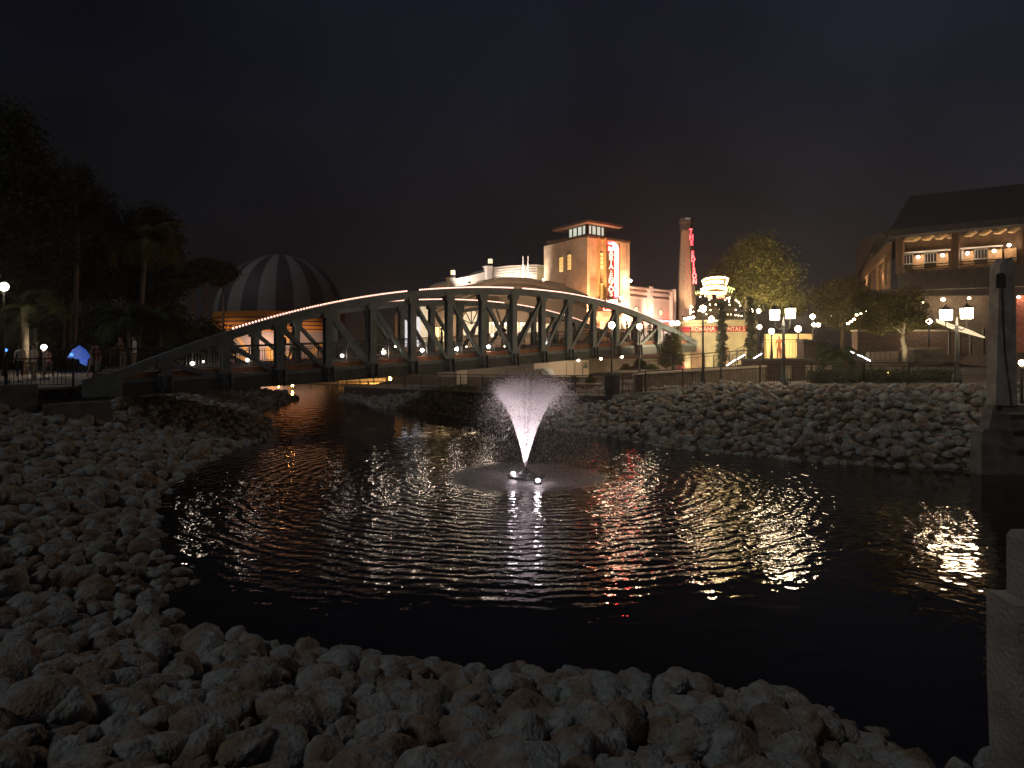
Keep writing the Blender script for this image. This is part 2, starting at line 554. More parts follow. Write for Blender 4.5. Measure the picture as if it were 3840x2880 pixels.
RZ = np.where(RD < 0.15, np.minimum(RZ, 0.04 + 0 * RZ) - 0.05, RZ)
# projected size picks the ones that get an object of their own
px_ = CX + F * RP[:, 0] / RP[:, 1]; py_ = HY + F * (EYE - RZ) / RP[:, 1]; pr_ = RS / RP[:, 1] * F
vis = (px_ > -pr_ * .3) & (px_ < 3840 + pr_ * .3) & (py_ < 2880 + pr_ * .5) & (py_ > 1300)
order = np.argsort(-(np.where(vis, pr_, 0)))
big = order[:298]; rest = order[298:]
him = []
for k, v in enumerate(hiV):
    me = bpy.data.meshes.new('boulder')
    me.from_pydata(v.tolist(), [], hiF.tolist()); me.materials.append(m_rock)
    me.polygons.foreach_set('use_smooth', [True] * len(me.polygons)); him.append(me)
for i in big:
    o = bpy.data.objects.new('boulder', him[rng.integers(len(him))])
    o.location = (RP[i, 0], RP[i, 1], RZ[i])
    s = RS[i] * 1.05
    o.scale = (s * rng.uniform(.85, 1.2), s * rng.uniform(.85, 1.15), s * rng.uniform(.85, 1.2))
    o.rotation_euler = (rng.uniform(-.5, .5), rng.uniform(-.5, .5), rng.uniform(0, 6.28))
    COL.objects.link(o)
    tag(o, 'rough pale limestone boulder heaped among others along the bottom of the near bank', 'boulder', 'boulders piled on the near bank')
def rockmass(idx, name, label):
    VV = []; FF = []; off = 0
    for i in idx:
        v = loV[rng.integers(len(loV))] * RS[i] * 1.15 * rng.uniform(.85, 1.15, 3)
        eu = rng.uniform(-.5, .5, 2); a = rng.uniform(0, 6.28)
        M = np.array(Matrix.Rotation(a, 3, 'Z') @ Matrix.Rotation(eu[0], 3, 'X') @ Matrix.Rotation(eu[1], 3, 'Y'))
        v = v @ M.T + np.array([RP[i, 0], RP[i, 1], RZ[i]])
        VV.append(v); FF.append(loF + off); off += len(v)
    o = npmesh(name, np.concatenate(VV), np.concatenate(FF), m_rock, smooth=True)
    tag(o, label, 'rocks', kind='stuff')
farb = lambda i: (RP[i, 1] > 24 and RP[i, 0] > 0.5) or (RP[i, 1] > 36 and RP[i, 0] > -14.5)
rockmass([i for i in rest if not farb(i)], 'riprap_rocks', 'countless small limestone rocks covering the left bank up to the bridge')
rockmass([i for i in rest if farb(i)], 'riprap_rocks', 'steep slope of pale limestone rocks on the far bank behind the fountain')
# ------------------------------------------------------------------ common materials
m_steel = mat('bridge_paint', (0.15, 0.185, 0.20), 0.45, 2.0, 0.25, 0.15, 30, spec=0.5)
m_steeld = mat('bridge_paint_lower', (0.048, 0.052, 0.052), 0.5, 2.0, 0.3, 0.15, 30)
m_black = mat('black_iron', (0.018, 0.019, 0.02), 0.45, 5, 0.2)
m_rail = mat('dark_railing', (0.03, 0.032, 0.034), 0.4, 5, 0.2)
m_wood = mat('kick_board_wood', (0.36, 0.15, 0.075), 0.65, 3.0, 0.35, 0.3, 14)
m_deck = mat('deck_planks', (0.20, 0.16, 0.12), 0.8, 3, 0.3)
m_conc = mat('weathered_concrete', (0.34, 0.31, 0.27), 0.9, 2.2, 0.32, 0.5, 25, col2=(0.42, 0.38, 0.33))
m_concd = mat('damp_concrete', (0.17, 0.16, 0.145), 0.9, 2.2, 0.35, 0.5, 20)
m_brick = mat('dark_brick', (0.13, 0.085, 0.065), 0.9, 6, 0.35, 0.5, 18)
m_tan = mat('tan_stucco', (0.60, 0.49, 0.35), 0.85, 1.2, 0.14, 0.2, 20)
m_cream = mat('cream_wall', (0.60, 0.54, 0.44), 0.8, 0.8, 0.1, 0.15, 12)
m_white = mat('white_paint', (0.74, 0.72, 0.68), 0.6, 1.5, 0.08)
m_paving = mat('paving', (0.26, 0.23, 0.20), 0.85, 1.5, 0.25, 0.2, 10)
g_bead = glow('warm_bead_bulb', (1.0, 0.52, 0.40), 3.2)
g_lamp = glow('lamp_globe_glow', (1.0, 0.72, 0.42), 34)
g_deck = glow('deck_lamp_glow', (1.0, 0.82, 0.62), 120)
g_warm = glow('warm_bulb', (1.0, 0.70, 0.40), 12)
g_win = glow('lit_window', (1.0, 0.76, 0.36), 1.1)
g_win2 = glow('bright_lit_window', (1.0, 0.74, 0.38), .6)
g_amber = glow('amber_window', (1.0, 0.55, 0.10), 0.8)
g_cool = glow('cool_lantern_window', (0.86, 0.92, 0.74), 0.62)
g_red = glow('red_neon', (1.0, 0.010, 0.02), 26.0)
g_redd = glow('red_letter_glow', (1.0, 0.003, 0.008), 60.0)
g_whiten = glow('white_neon', (1.0, 0.66, 0.26), 14.0)
g_letter = glow('white_letter_glow', (1.0, 0.72, 0.50), 2.2)
g_pinkn = glow('pale_pink_neon', (1.0, 0.70, 0.62), 1.3)
g_green = glow('green_neon', (0.72, 0.95, 0.25), 1.2)
g_led = glow('cool_led', (0.95, 0.92, 0.95), 5)
g_orange = glow('sodium_lamp', (1.0, 0.42, 0.06), 160)
g_sign = glow('lit_sign_panel', (1.0, 0.88, 0.66), 2.5)

# ------------------------------------------------------------------ truss bridge
A0, B0, C0 = -0.48270, 0.060661, 0.058068
BL = 30.0
dX, dY = BL * B0, BL * C0
LEN = math.hypot(dX, dY); ux, uy = dX / LEN, dY / LEN; nxv, nyv = -uy, ux
WID = 3.25 * LEN
_t = np.array([-1.05, 1.14, 1.9, 2.84, 3.92, 4.91, 6.01, 7.16, 8.06, 9.64, 11.25, 12.35, 13.09, 13.97, 14.91, 16.4])
_z = np.array([3.10, 5.16, 5.72, 6.34, 6.89, 7.28, 7.60, 7.79, 7.85, 7.79, 7.44, 7.08, 6.73, 6.18, 5.54, 4.45])
PT = np.polyfit(_t, _z, 6)
_tb = [-1.2, .58, 1.96, 3.38, 4.69, 6.52, 9.17, 11.02, 13.06, 16]
_zb = [2.36, 2.44, 2.48, 2.60, 2.79, 2.985, 3.24, 3.46, 3.63, 3.80]
PB = np.polyfit(_tb, _zb, 3)
def zt(t, s): return float(np.polyval(PT, t)) - (0.25 if s else 0)
def zb(t, s=0): return float(np.polyval(PB, t)) 
def bp(t, s, z, off=0.0):
    # s: 0 near truss, 1 far truss; off metres inward/outward along normal
    x = BL * A0 + dX * t + (nxv * WID + ux * LEN if s else 0) + nxv * off
    y = BL + dY * t + (nyv * WID + uy * LEN if s else 0) + nyv * off
    return Vector((x, y, z))
bridge = thing('truss_bridge', bp(7, 0, 0), 'long grey arched steel truss footbridge outlined with beads of light across the pond', 'bridge')
NP = 15
for s in (0, 1):
    io = 1 if s == 0 else -1
    c = MB(); N_ = 44
    ts = np.linspace(-1.05, 16.3, N_)
    for k in range(N_ - 1):
        p, q = bp(ts[k], s, zt(ts[k], s) - 0.27), bp(ts[k + 1], s, zt(ts[k + 1], s) - 0.27)
        c.bar(p, q + (q - p) * 0.01, 0.34, 0.36)
    # top flange
    for k in range(N_ - 1):
        p, q = bp(ts[k], s, zt(ts[k], s) - 0.075), bp(ts[k + 1], s, zt(ts[k + 1], s) - 0.075)
        c.bar(p, q, 0.42, 0.03)
    c.build('top_chord', m_steel, bridge)
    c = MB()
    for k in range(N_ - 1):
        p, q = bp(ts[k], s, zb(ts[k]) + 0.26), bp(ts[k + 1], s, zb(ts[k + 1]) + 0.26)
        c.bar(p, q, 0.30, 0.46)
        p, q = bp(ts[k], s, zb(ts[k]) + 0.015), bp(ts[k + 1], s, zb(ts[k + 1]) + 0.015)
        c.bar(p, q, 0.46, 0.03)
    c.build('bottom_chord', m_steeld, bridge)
    c = MB()
    for k in range(N_ - 1):
        p, q = bp(ts[k], s, zb(ts[k]) + 0.59, -0.02 * io), bp(ts[k + 1], s, zb(ts[k + 1]) + 0.59, -0.02 * io)
        c.bar(p, q, 0.16, 0.17)
    c.build('edge_beam', m_steel, bridge)
    c = MB()
    for k in range(N_ - 1):
        p, q = bp(ts[k], s, zb(ts[k]) + 0.80, 0.12 * io), bp(ts[k + 1], s, zb(ts[k + 1]) + 0.80, 0.12 * io)
        c.bar(p, q, 0.05, 0.25)
    c.build('kick_board', m_wood, bridge)
    for k in range(0, NP + 1):
        c = MB()
        p, q = bp(k, s, zb(k) + 0.48), bp(k, s, zt(k, s) - 0.44)
        w_ = 0.23
        # H-section post: two flanges and a web
        for o in (-1, 1):
            c.bar(p + Vector((nxv, nyv, 0)) * o * 0.15, q + Vector((nxv, nyv, 0)) * o * 0.15, 0.36, 0.035, side=(ux, uy, 0))
        c.bar(p, q, 0.04, 0.27, side=(ux, uy, 0))
        # gusset plates
        for o in (-1, 1):
            for (z0, hh) in ((zb(k) + 0.52, 0.62), (zt(k, s) - 0.52, 0.42)):
                c.bar(bp(k, s, z0 - hh / 2 + .0, o * 0.185), bp(k, s, z0 + hh / 2, o * 0.185), 0.62, 0.02, side=(ux, uy, 0))
        c.build('post', m_steel, bridge)
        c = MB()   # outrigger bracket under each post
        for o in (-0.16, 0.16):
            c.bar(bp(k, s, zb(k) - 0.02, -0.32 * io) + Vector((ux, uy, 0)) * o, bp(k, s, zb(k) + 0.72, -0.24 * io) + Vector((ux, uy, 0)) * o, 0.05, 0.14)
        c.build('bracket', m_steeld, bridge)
    for k in range(0, NP):
        c = MB()
        if k < 8: p, q = bp(k, s, zt(k, s) - 0.5), bp(k + 1, s, zb(k + 1) + 0.5)
        else: p, q = bp(k, s, zb(k) + 0.5), bp(k + 1, s, zt(k + 1, s) - 0.5)
        for o in (-1, 1):
            c.bar(p + Vector((nxv, nyv, 0)) * o * 0.09, q + Vector((nxv, nyv, 0)) * o * 0.09, 0.20, 0.03, side=(ux, uy, 0))
        c.bar(p, q, 0.03, 0.16, side=(ux, uy, 0))
        c.build('diagonal_brace', m_steel, bridge)
    # railing just inside each truss
    c = MB()
    for zz, r_ in ((1.86, .035), (1.66, .02), (0.98, .02)):
        for k in range(N_ - 1):
            p, q = bp(ts[k], s, zb(ts[k]) + zz, .34 * io), bp(ts[k + 1], s, zb(ts[k + 1]) + zz, .34 * io)
            c.bar(p, q, r_ * 2, r_ * 1.6)
    nps = int(17.3 * LEN / 0.13)
    for tt in np.linspace(-1.0, 16.3, nps):
        c.bar(bp(tt, s, zb(tt) + 0.98, .34 * io), bp(tt, s, zb(tt) + 1.66, .34 * io), 0.016, 0.016)
    for tt in np.arange(-1, 16.4, 0.5):
        c.bar(bp(tt, s, zb(tt) + 0.8, .34 * io), bp(tt, s, zb(tt) + 1.86, .34 * io), 0.05, 0.05)
    c.build('railing', m_rail, bridge)
# deck and cross beams
c = MB()
for k in range(34):
    t0, t1 = -1.05 + k * .5, -1.05 + (k + 1) * .5
    a = [bp(t0, 0, zb(t0) + .72, .2), bp(t1, 0, zb(t1) + .72, .2), bp(t1, 1, zb(t1) + .72, -.2), bp(t0, 1, zb(t0) + .72, -.2)]
    c.slab(a, (0, 0, 0.12))
c.build('deck', m_deck, bridge)
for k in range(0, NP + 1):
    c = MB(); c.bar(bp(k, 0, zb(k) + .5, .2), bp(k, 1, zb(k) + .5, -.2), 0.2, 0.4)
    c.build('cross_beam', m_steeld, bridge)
# end plates at the left abutment
for s in (0, 1):
    io = -1 if s == 0 else 1
    c = MB()
    poly = [bp(-1.22, s, 2.38, .26 * io), bp(-.66, s, 2.38, .26 * io), bp(-.66, s, 3.42, .26 * io), bp(-1.0, s, 3.22, .26 * io), bp(-1.22, s, 3.05, .26 * io)]
    c.slab(poly, Vector((nxv, nyv, 0)) * 0.06)
    c.build('end_plate', mat('plate_paint', (.16, .20, .21), .5, 2, .2), bridge)
# bead lamps
def bead_positions(s, t0, t1, gaps, step=1 / 17.0):
    out = []; t = t0
    while t < t1:
        if not any(abs(t - g) < .14 for g in gaps): out.append((t, s))
        t += step
    return out
beads = bead_positions(0, 1.14, 14.3, (5.0, 8.13, 11.6)) + bead_positions(1, -1, 14.4, (2.1, 6.2, 9.9))
ico = MB(); ico.ball((0, 0, 0), 0.042, 8, 5)
bm_ = ico.build('bead_proto', g_bead).data
bpy.data.objects.remove(bpy.data.objects['bead_proto'])
beads.sort(key=lambda q: bp(q[0], q[1], 0).y)
beads = [q for q in beads if not (q[1] == 1 and q[0] < 4.6)] 
bwm = world(bridge).inverted()
restb = MB()
for i, (t, s) in enumerate(beads):
    p = bp(t, s, zt(t, s) - 0.01, -0.05 if s == 0 else -0.05)
    if i < 98:
        o = bpy.data.objects.new('bead_lamp', bm_); COL.objects.link(o); o.parent = bridge; o.location = bwm @ p
    else: restb.ball(p, 0.042, 8, 5)
o = restb.build('bead_lamp_string', g_bead, bridge); tag(o, kind='stuff')
# deck lamps on the near railing
for i, (px, py, tt) in enumerate([(722, 1363, .45), (927, 1350, 1.42), (1283, 1334, 3.33), (1439, 1322, 4.3), (1583, 1314, 5.26), (1713, 1309, 6.25), (1832, 1300, 7.2), (2045, 1286, 9.1)]):
    p = bp(tt, 0, zb(tt) + 1.5, .46)
    Y = p.y; q = P(px, py, Y); q = Vector((q.x, q.y, q.z))
    c = MB(); c.ball(q, 0.085, 10, 6); c.build('deck_lamp', g_deck if px > 1300 else glow('deck_lamp_dim', (1, .82, .62), 9), bridge, smooth=True)
    plight('deck_light', q + Vector((0.1, -0.2, 0.0)), 9, (1, .82, .66), .1, bridge)
for (px, py, Y, rr) in [(1482, 1300, 46, .06), (1641, 1287, 52, .07), (1749, 1300, 50, .05), (1846, 1257, 62, .14), (1892, 1299, 54, .05), (763, 1356, 40, .06), (1436, 1311, 48, .05)]:
    c = MB(); c.ball(P(px, py, Y), rr, 8, 5); c.build('deck_lamp', glow('deck_lamp_dim', (1, .82, .62), 9), bridge)
# small downlights under the deck on the right
for (px, py) in [(2169, 1351), (2253, 1345), (2332, 1338)]:
    c = MB(); c.ball(P(px, py, 51.5), 0.09, 8, 5); c.build('under_lamp', g_lamp, bridge)
    spot('under_light', P(px, py + 3, 51.4), P(px, py + 130, 52), 60, (1, .85, .68), 120, parent=bridge)

# abutment of stone blocks
ab = MB()
for k in range(5):
    ab.bar(bp(-1.75, 0, .55 + k * .37, -.1), bp(-.86 + .03 * (k % 2), 0, .55 + k * .37, -.1), 1.0, .362)
for k in range(7):
    ab.bar(bp(-2.25, 0, .5 + k * .38, .1), bp(-1.80, 0, .5 + k * .38, .1), .9, .372)
o = ab.build('bridge_abutment', m_concd); tag(o, 'dark stone block abutment under the left end of the bridge', 'abutment')
ab = MB()
ab.box((bp(-1.7, 0, 0, 4.0).x, bp(-1.7, 0, 0, 4).y, 1.2), (3.0, 7.0, 2.2), math.atan2(nyv, nxv) - math.pi / 2)
o = ab.build('bearing_block', m_concd); tag(o, 'low concrete bridge seat in shadow beneath the left end of the deck', 'abutment')

# ------------------------------------------------------------------ fountain
ft = thing('fountain', (FX, FY, 0), 'floating fountain throwing a lit pink white V of spray in the middle of the pond', 'fountain')
c = MB()
c.lathe((FX, FY, -0.05), [(0.05, 0), (0.55, 0.0), (0.62, .06), (0.60, .12), (0.25, .17), (0.10, .30), (0.05, .36), (0.0, .36)], 20)
c.build('float', m_black, ft)
for (px, py) in ((1925, 1778), (2017, 1805)):
    Yl = (EYE - .08) * F / (py - HY); q = P(px, py, Yl)
    c = MB(); c.bar((FX, FY, .04), (q.x, q.y, .04), .05, .05); c.lathe((q.x, q.y, -.04), [(.02, 0), (.12, 0), (.13, .08), (.10, .1), (.0, .1)], 12)
    c.build('lamp_arm', m_black, ft)
    c = MB(); c.ball((q.x, q.y, .11), .075, 10, 6, .7); c.build('spotlight', glow('fountain_spot_glow', (1, .93, 1), 14), ft)
    spot('fountain_light', (q.x, q.y, .2), (FX, FY, 1.7), 420, (1.0, .85, .88), 80, .9, .05, ft)
    plight('fountain_glow', (q.x, q.y, .35), 10, (1, .82, .9), .06, ft)
spot('fountain_light', (FX + .1, FY - .75, .15), (FX + .05, FY, 1.9), 460, (1.0, .85, .88), 80, .9, .05, ft)
def spray(n, v0, vs, th0, th1, lean, tmin, tmax, w0, w1, l0, l1, seed, pw=1.0, jets=0):
    r = np.random.default_rng(seed)
    th = np.radians(th0 + (th1 - th0) * r.random(n) ** pw)
    ph = r.uniform(0, 2 * np.pi, n)
    if jets:
        ph = (np.floor(ph / (2 * np.pi) * jets) + .5 + r.normal(0, .12, n)) / jets * 2 * np.pi
    v = v0 + r.normal(0, vs, n) - .42 * (np.degrees(th) / 15) ** 2
    vx = v * np.sin(th) * np.cos(ph) + lean; vy = v * np.sin(th) * np.sin(ph); vz = v * np.cos(th)
    T = 2 * vz / 9.81
    t = T * (tmin + (tmax - tmin) * r.random(n))
    jit = r.normal(0, 1, (3, n)) * 0.018 * (t + .05)
    p = np.c_[FX + vx * t + jit[0], FY + vy * t + jit[1], 0.3 + vz * t - 4.905 * t * t + jit[2]]
    d = np.c_[vx, vy, vz - 9.81 * t]; d += r.normal(0, .5, d.shape); d /= np.linalg.norm(d, axis=1)[:, None]
    return p, d, r.uniform(w0, w1, n), r.uniform(l0, l1, n)
def drops(sets, name, m):
    p = np.concatenate([q[0] for q in sets]); d = np.concatenate([q[1] for q in sets])
    w = np.concatenate([q[2] for q in sets]); l = np.concatenate([q[3] for q in sets])
    k = p[:, 2] > .02; p, d, w, l = p[k], d[k], w[k], l[k]
    s = np.cross(d, [0.3, 0.2, 1.0]); s /= np.linalg.norm(s, axis=1)[:, None]; u = np.cross(s, d)
    n = len(p)
    VV = np.stack([p + d * l[:, None], p + s * w[:, None], p + u * w[:, None], p - s * w[:, None], p - u * w[:, None], p - d * l[:, None]], 1).reshape(-1, 3)
    b = np.array([(0, 1, 2), (0, 2, 3), (0, 3, 4), (0, 4, 1), (5, 2, 1), (5, 3, 2), (5, 4, 3), (5, 1, 4)])
    FF = (b[None] + (np.arange(n) * 6)[:, None, None]).reshape(-1, 3)
    o = npmesh(name, VV, FF, m, ft)
    tag(o, kind='stuff')
    return o
m_spray = mat('water_spray', (0.86, 0.82, 0.84), 0.4, 3, 0.03, transl=0.55)
sets = [
    spray(19000, 7.55, .20, 4.0, 14.0, .12, 0.00, .49, .003, .0068, .02, .07, 1, .6, 18),
    spray(8000, 7.55, .30, 0.0, 13.5, .12, 0.00, .49, .003, .006, .015, .05, 2, .7),
    spray(3500, 7.65, .25, 2.0, 13.5, .30, 0.38, .58, .0035, .0075, .008, .025, 3, .7),
    spray(11000, 7.5, .35, 6.0, 17.0, .30, 0.52, 1.0, .0022, .0048, .012, .04, 4, .8),
    spray(2500, 7.2, .5, 6.0, 19.0, .3, 0.30, 1.0, .002, .0045, .008, .02, 5),
]
drops(sets, 'spray', m_spray)
r_ = np.random.default_rng(9); n = 9000
rad = 2.7 * r_.random(n) ** .62 ; ph = r_.uniform(0, 6.283, n)
p = np.c_[FX + .1 + rad * np.cos(ph), FY + rad * np.sin(ph), np.abs(r_.normal(0, .045, n)) + .02]
d = r_.normal(size=(n, 3)); d /= np.linalg.norm(d, axis=1)[:, None]
drops([(p, d, r_.uniform(.002, .0055, n), r_.uniform(.003, .012, n))], 'splash', m_spray)

# ------------------------------------------------------------------ people
m_skin = mat('skin', (0.42, 0.25, 0.18), 0.6, 6, 0.1)
m_hair = mat('dark_hair', (0.03, 0.02, 0.015), 0.6, 9, 0.3)
def cloth(name, c_): return mat('cloth_' + name, c_, 0.9, 5, 0.15)
PCACHE = {}
def person_mesh(pose, seed):
    key = (pose, seed)
    if key in PCACHE: return PCACHE[key].copy()
    r = random.Random(seed)
    V_ = []; E_ = []; Rd = []
    def add(p, rad, par=None):
        V_.append(p); Rd.append(rad)
        if par is not None: E_.append((par, len(V_) - 1))
        return len(V_) - 1
    st = {'stand': (0.03, -0.02), 'walk': (0.26, -0.22), 'lean': (0.02, 0.06), 'sit': (0, 0)}[pose]
    hip = 0.93 if pose != 'sit' else 0.55
    fw = 0.0 if pose != 'lean' else 0.16
    pel = add((0, 0, hip), .125)
    wst = add((0, fw * .3, hip + .14), .115, pel)
    chs = add((0, fw * .8, hip + .34), .14, wst)
    shl = add((0, fw, hip + .48), .10, chs)
    nk = add((0, fw + .01, hip + .57), .052, shl)
    hd = add((0, fw + .02, hip + .66), .085, nk)
    hd2 = add((0, fw + .025, hip + .74), .098, hd)
    add((0, fw + .01, hip + .81), .07, hd2)
    nose = add((0, fw + .125, hip + .70), .016, hd)
    for sgn, sw in ((-1, st[0]), (1, st[1])):
        hp = add((sgn * .09, 0, hip - .06), .098, pel)
        if pose == 'sit':
            kn = add((sgn * .11, .42, hip - .02), .062, hp); an = add((sgn * .11, .44, .09), .042, kn)
        else:
            kn = add((sgn * .10, sw * .5 + .03, .50), .064, hp); an = add((sgn * .10, sw, .09), .042, kn)
        to = add((sgn * .11, V_[an][1] + .16, .04), .036, an)
        sh = add((sgn * .19, fw, hip + .46), .058, shl)
        if pose == 'lean': el = add((sgn * .25, fw + .16, hip + .22), .042, sh); wr = add((sgn * .16, fw + .36, hip + .20), .028, el)
        elif pose == 'sit': el = add((sgn * .25, .05, hip + .20), .042, sh); wr = add((sgn * .12, .28, hip + .10), .028, el)
        else: el = add((sgn * .24, -sw * .25, hip + .20), .042, sh); wr = add((sgn * .25, -sw * .5 + .08, hip - .03), .028, el)
        w_ = Vector(V_[wr]); dr = (w_ - Vector(V_[el])).normalized()
        pm = add(tuple(w_ + dr * .07), .032, wr)
        for k in range(4):
            a = Vector((0, (k - 1.5) * .021, 0)) if pose != 'lean' else Vector(((k - 1.5) * .021, 0, 0))
            f1 = add(tuple(w_ + dr * .115 + a), .0095, pm); add(tuple(w_ + dr * (.155 + .01 * (k in (1, 2))) + a + Vector((-sgn * .012, 0, -.006))), .008, f1)
        add(tuple(w_ + dr * .07 + Vector((-sgn * .02, .04, 0))), .0105, pm)
    me = bpy.data.meshes.new('p'); me.from_pydata(V_, E_, [])
    o = bpy.data.objects.new('p', me); COL.objects.link(o)
    md = o.modifiers.new('s', 'SKIN')
    for i, v in enumerate(me.skin_vertices[0].data):
        v.radius = (Rd[i], Rd[i] * (.78 if i in (pel, wst, chs, shl) else 1)); v.use_root = (i == 0)
    sb = o.modifiers.new('b', 'SUBSURF'); sb.levels = 1; sb.render_levels = 1
    dg = bpy.context.evaluated_depsgraph_get()
    m2 = bpy.data.meshes.new_from_object(o.evaluated_get(dg))
    bpy.data.objects.remove(o)
    PCACHE[key] = m2
    return m2.copy()
def person(px, pyf, Y, label, shirt, pants, pose='stand', rz=0.0, hgt_=1.72, group=None, z=None, hair=None):
    p = P(px, pyf, Y)
    if z is not None: p.z = z
    me = person_mesh(pose, 1); me.name = 'person'
    for q in me.vertices: q.co *= hgt_ / 1.78 
    for k in (cloth(*shirt), cloth(*pants), m_skin, hair or m_hair, m_black): me.materials.append(k)
    s = hgt_ / 1.78
    hip = (.93 if pose != 'sit' else .55) * s
    for f in me.polygons:
        cz = f.center.z; cx_ = abs(f.center.x); cyy = f.center.y
        if cz > hip + .735 * s or (cz > hip + .62 * s and cyy < (.0 if pose != 'lean' else .15) * s): k = 3
        elif cz > hip + .545 * s: k = 2
        elif cx_ > .215 * s and cz < hip + .26 * s and cz > hip - .4 * s and pose != 'sit': k = 2
        elif pose == 'lean' and cyy > .36 * s and cz > hip: k = 2
        elif cz > hip - .01: k = 0
        elif cz > .10: k = 1
        else: k = 4
        f.material_index = k; f.use_smooth = True
    o = bpy.data.objects.new('person', me); COL.objects.link(o)
    o.location = p; o.rotation_euler = (0, 0, rz)
    tag(o, label, 'person', group)
    return o
BA = math.atan2(uy, ux)
WHT = ('white', (.7, .68, .66)); BLK = ('black', (.02, .02, .022)); BRN = ('brown', (.22, .12, .07)); GRY = ('grey', (.2, .2, .21)); GRN = ('green', (.03, .09, .06))
KHK = ('khaki', (.36, .27, .19)); NVY = ('navy', (.025, .03, .06)); RED = ('red', (.4, .06, .05)); ORG = ('orange', (.6, .2, .08)); BLU = ('blue', (.06, .12, .35))
def onb(px, s_frac):   # foot point on bridge deck along pixel column
    best = None
    for t in np.linspace(-1, 16, 1200):
        q0 = bp(t, 0, 0, .2 + s_frac * (WID - .4)) + Vector((ux, uy, 0)) * LEN * s_frac
        e_ = abs(CX + F * q0.x / q0.y - px)
        if best is None or e_ < best[0]: best = (e_, t, q0)
    e_, t, q = best
    q.z = zb(t) + .845
    return q
def bperson(px, frac, *a, **k):
    q = onb(px, frac)
    o = person(px, 0, q.y, *a, **k); o.location = q
    return o
bperson(1062, .55, 'person in dark clothes standing on the bridge deck in front of the striped balloon', BLK, BLK, 'stand', 1.2)
bperson(1092, .62, 'person in a white top walking on the bridge before the balloon', WHT, GRY, 'walk', -1.2)
bperson(1657, .80, 'person in a dark green top standing by the lit yellow doorway at the bridge', GRN, BLK, 'stand', 1.6, 1.7)
bperson(1893, .5, 'person in black leaning at the bridge rail beside the lit windows', BLK, BLK, 'lean', 2.6)
bperson(2352, .4, 'person in a dark jacket walking at the right end of the bridge', BLK, NVY, 'walk', 1.0)
bperson(2372, .62, 'person in a grey top beside the dark jacketed one on the bridge', GRY, BLK, 'stand', 2.0)
bperson(2437, .5, 'person in a white shirt on the bridge near its last right post', WHT, BLK, 'walk', -1.0)
bperson(2410, .7, 'person in a red top far back on the right end of the bridge', RED, BLK, 'walk', 1.0)
person(505, 1432, 33, 'person in a white shirt standing at the left end of the bridge', WHT, KHK, 'stand', 1.9, 1.66, z=3.2)
person(462, 1430, 33.4, 'person in brown bent over the rail left of the white shirted one', BRN, KHK, 'lean', 2.9, 1.6, z=3.2)
person(368, 1430, 34.5, 'person in dark red standing by the rail below the parasol', ('darkred', (.2, .05, .05)), GRY, 'stand', 2.6, 1.7, z=2.75)
person(345, 1425, 36, 'person in a grey shirt half hidden behind the left rail', GRY, KHK, 'walk', -1.4, 1.7, z=2.75)
person(128, 1345, 33, 'person in a cream shirt brightly lit beside the pale palm trunk', ('cream', (.72, .6, .42)), KHK, 'stand', 2.8, 1.75, z=2.75)
person(182, 1360, 36, 'person in a pale pink shirt under the bright white lamp on the left path', ('pink', (.7, .5, .45)), GRY, 'walk', 1.5, 1.6, z=2.7)
person(75, 1345, 36, 'person in a light grey shirt at the far left of the path', ('lightgrey', (.5, .5, .5)), NVY, 'stand', 1.0, 1.75, z=2.7)
# ------------------------------------------------------------------ facades
class Plane:
    def __init__(self, pa, ya, pb, yb):
        self.A = np.array([(pa - CX) / F * ya, ya]); self.B = np.array([(pb - CX) / F * yb, yb])
        d = self.B - self.A; self.d = d / np.linalg.norm(d)
        n = np.array([-self.d[1], self.d[0]])
        if n @ self.A > 0: n = -n
        self.n = n
    def pt(self, px, py, out=0.0):
        A = self.A + self.n * out; d = self.B - self.A; k = (px - CX) / F
        s = (k * A[1] - A[0]) / (d[0] - k * d[1])
        q = A + d * s
        return Vector((q[0], q[1], EYE + (HY - py) / F * q[1]))
    def poly(self, mb, pts, out=0.05, thick=0.06):
        v = [self.pt(x, y, out) for x, y in pts]
        mb.slab(v, Vector((-self.n[0], -self.n[1], 0)) * thick)
    def rect(self, mb, x0, y0, x1, y1, out=0.05, thick=0.06):
        # top/bottom given at x0; kept horizontal in the world
        a = self.pt(x0, y0, out); b = self.pt(x0, y1, out); c = self.pt(x1, y0, out)
        c.z = a.z; d = Vector((c.x, c.y, b.z))
        mb.slab([a, c, d, b], Vector((-self.n[0], -self.n[1], 0)) * thick)
    def rot(self):
        return math.atan2(self.d[1], self.d[0]) if self.d[0] > 0 else math.atan2(-self.d[1], -self.d[0])

def fixture(loc, target, name, label, power, col, size=100, r=.12):
    t = thing(name, loc, label, 'floodlight', 'floodlights at the feet of the lit walls')
    c = MB(); c.lathe(loc, [(.02, 0), (.16, 0), (.17, .12), (.13, .2), (.02, .2)], 10); c.build('housing', m_black, t)
    spot('flood', Vector(loc) + Vector((0, 0, .3)), target, power, col, size, .9, r, t)

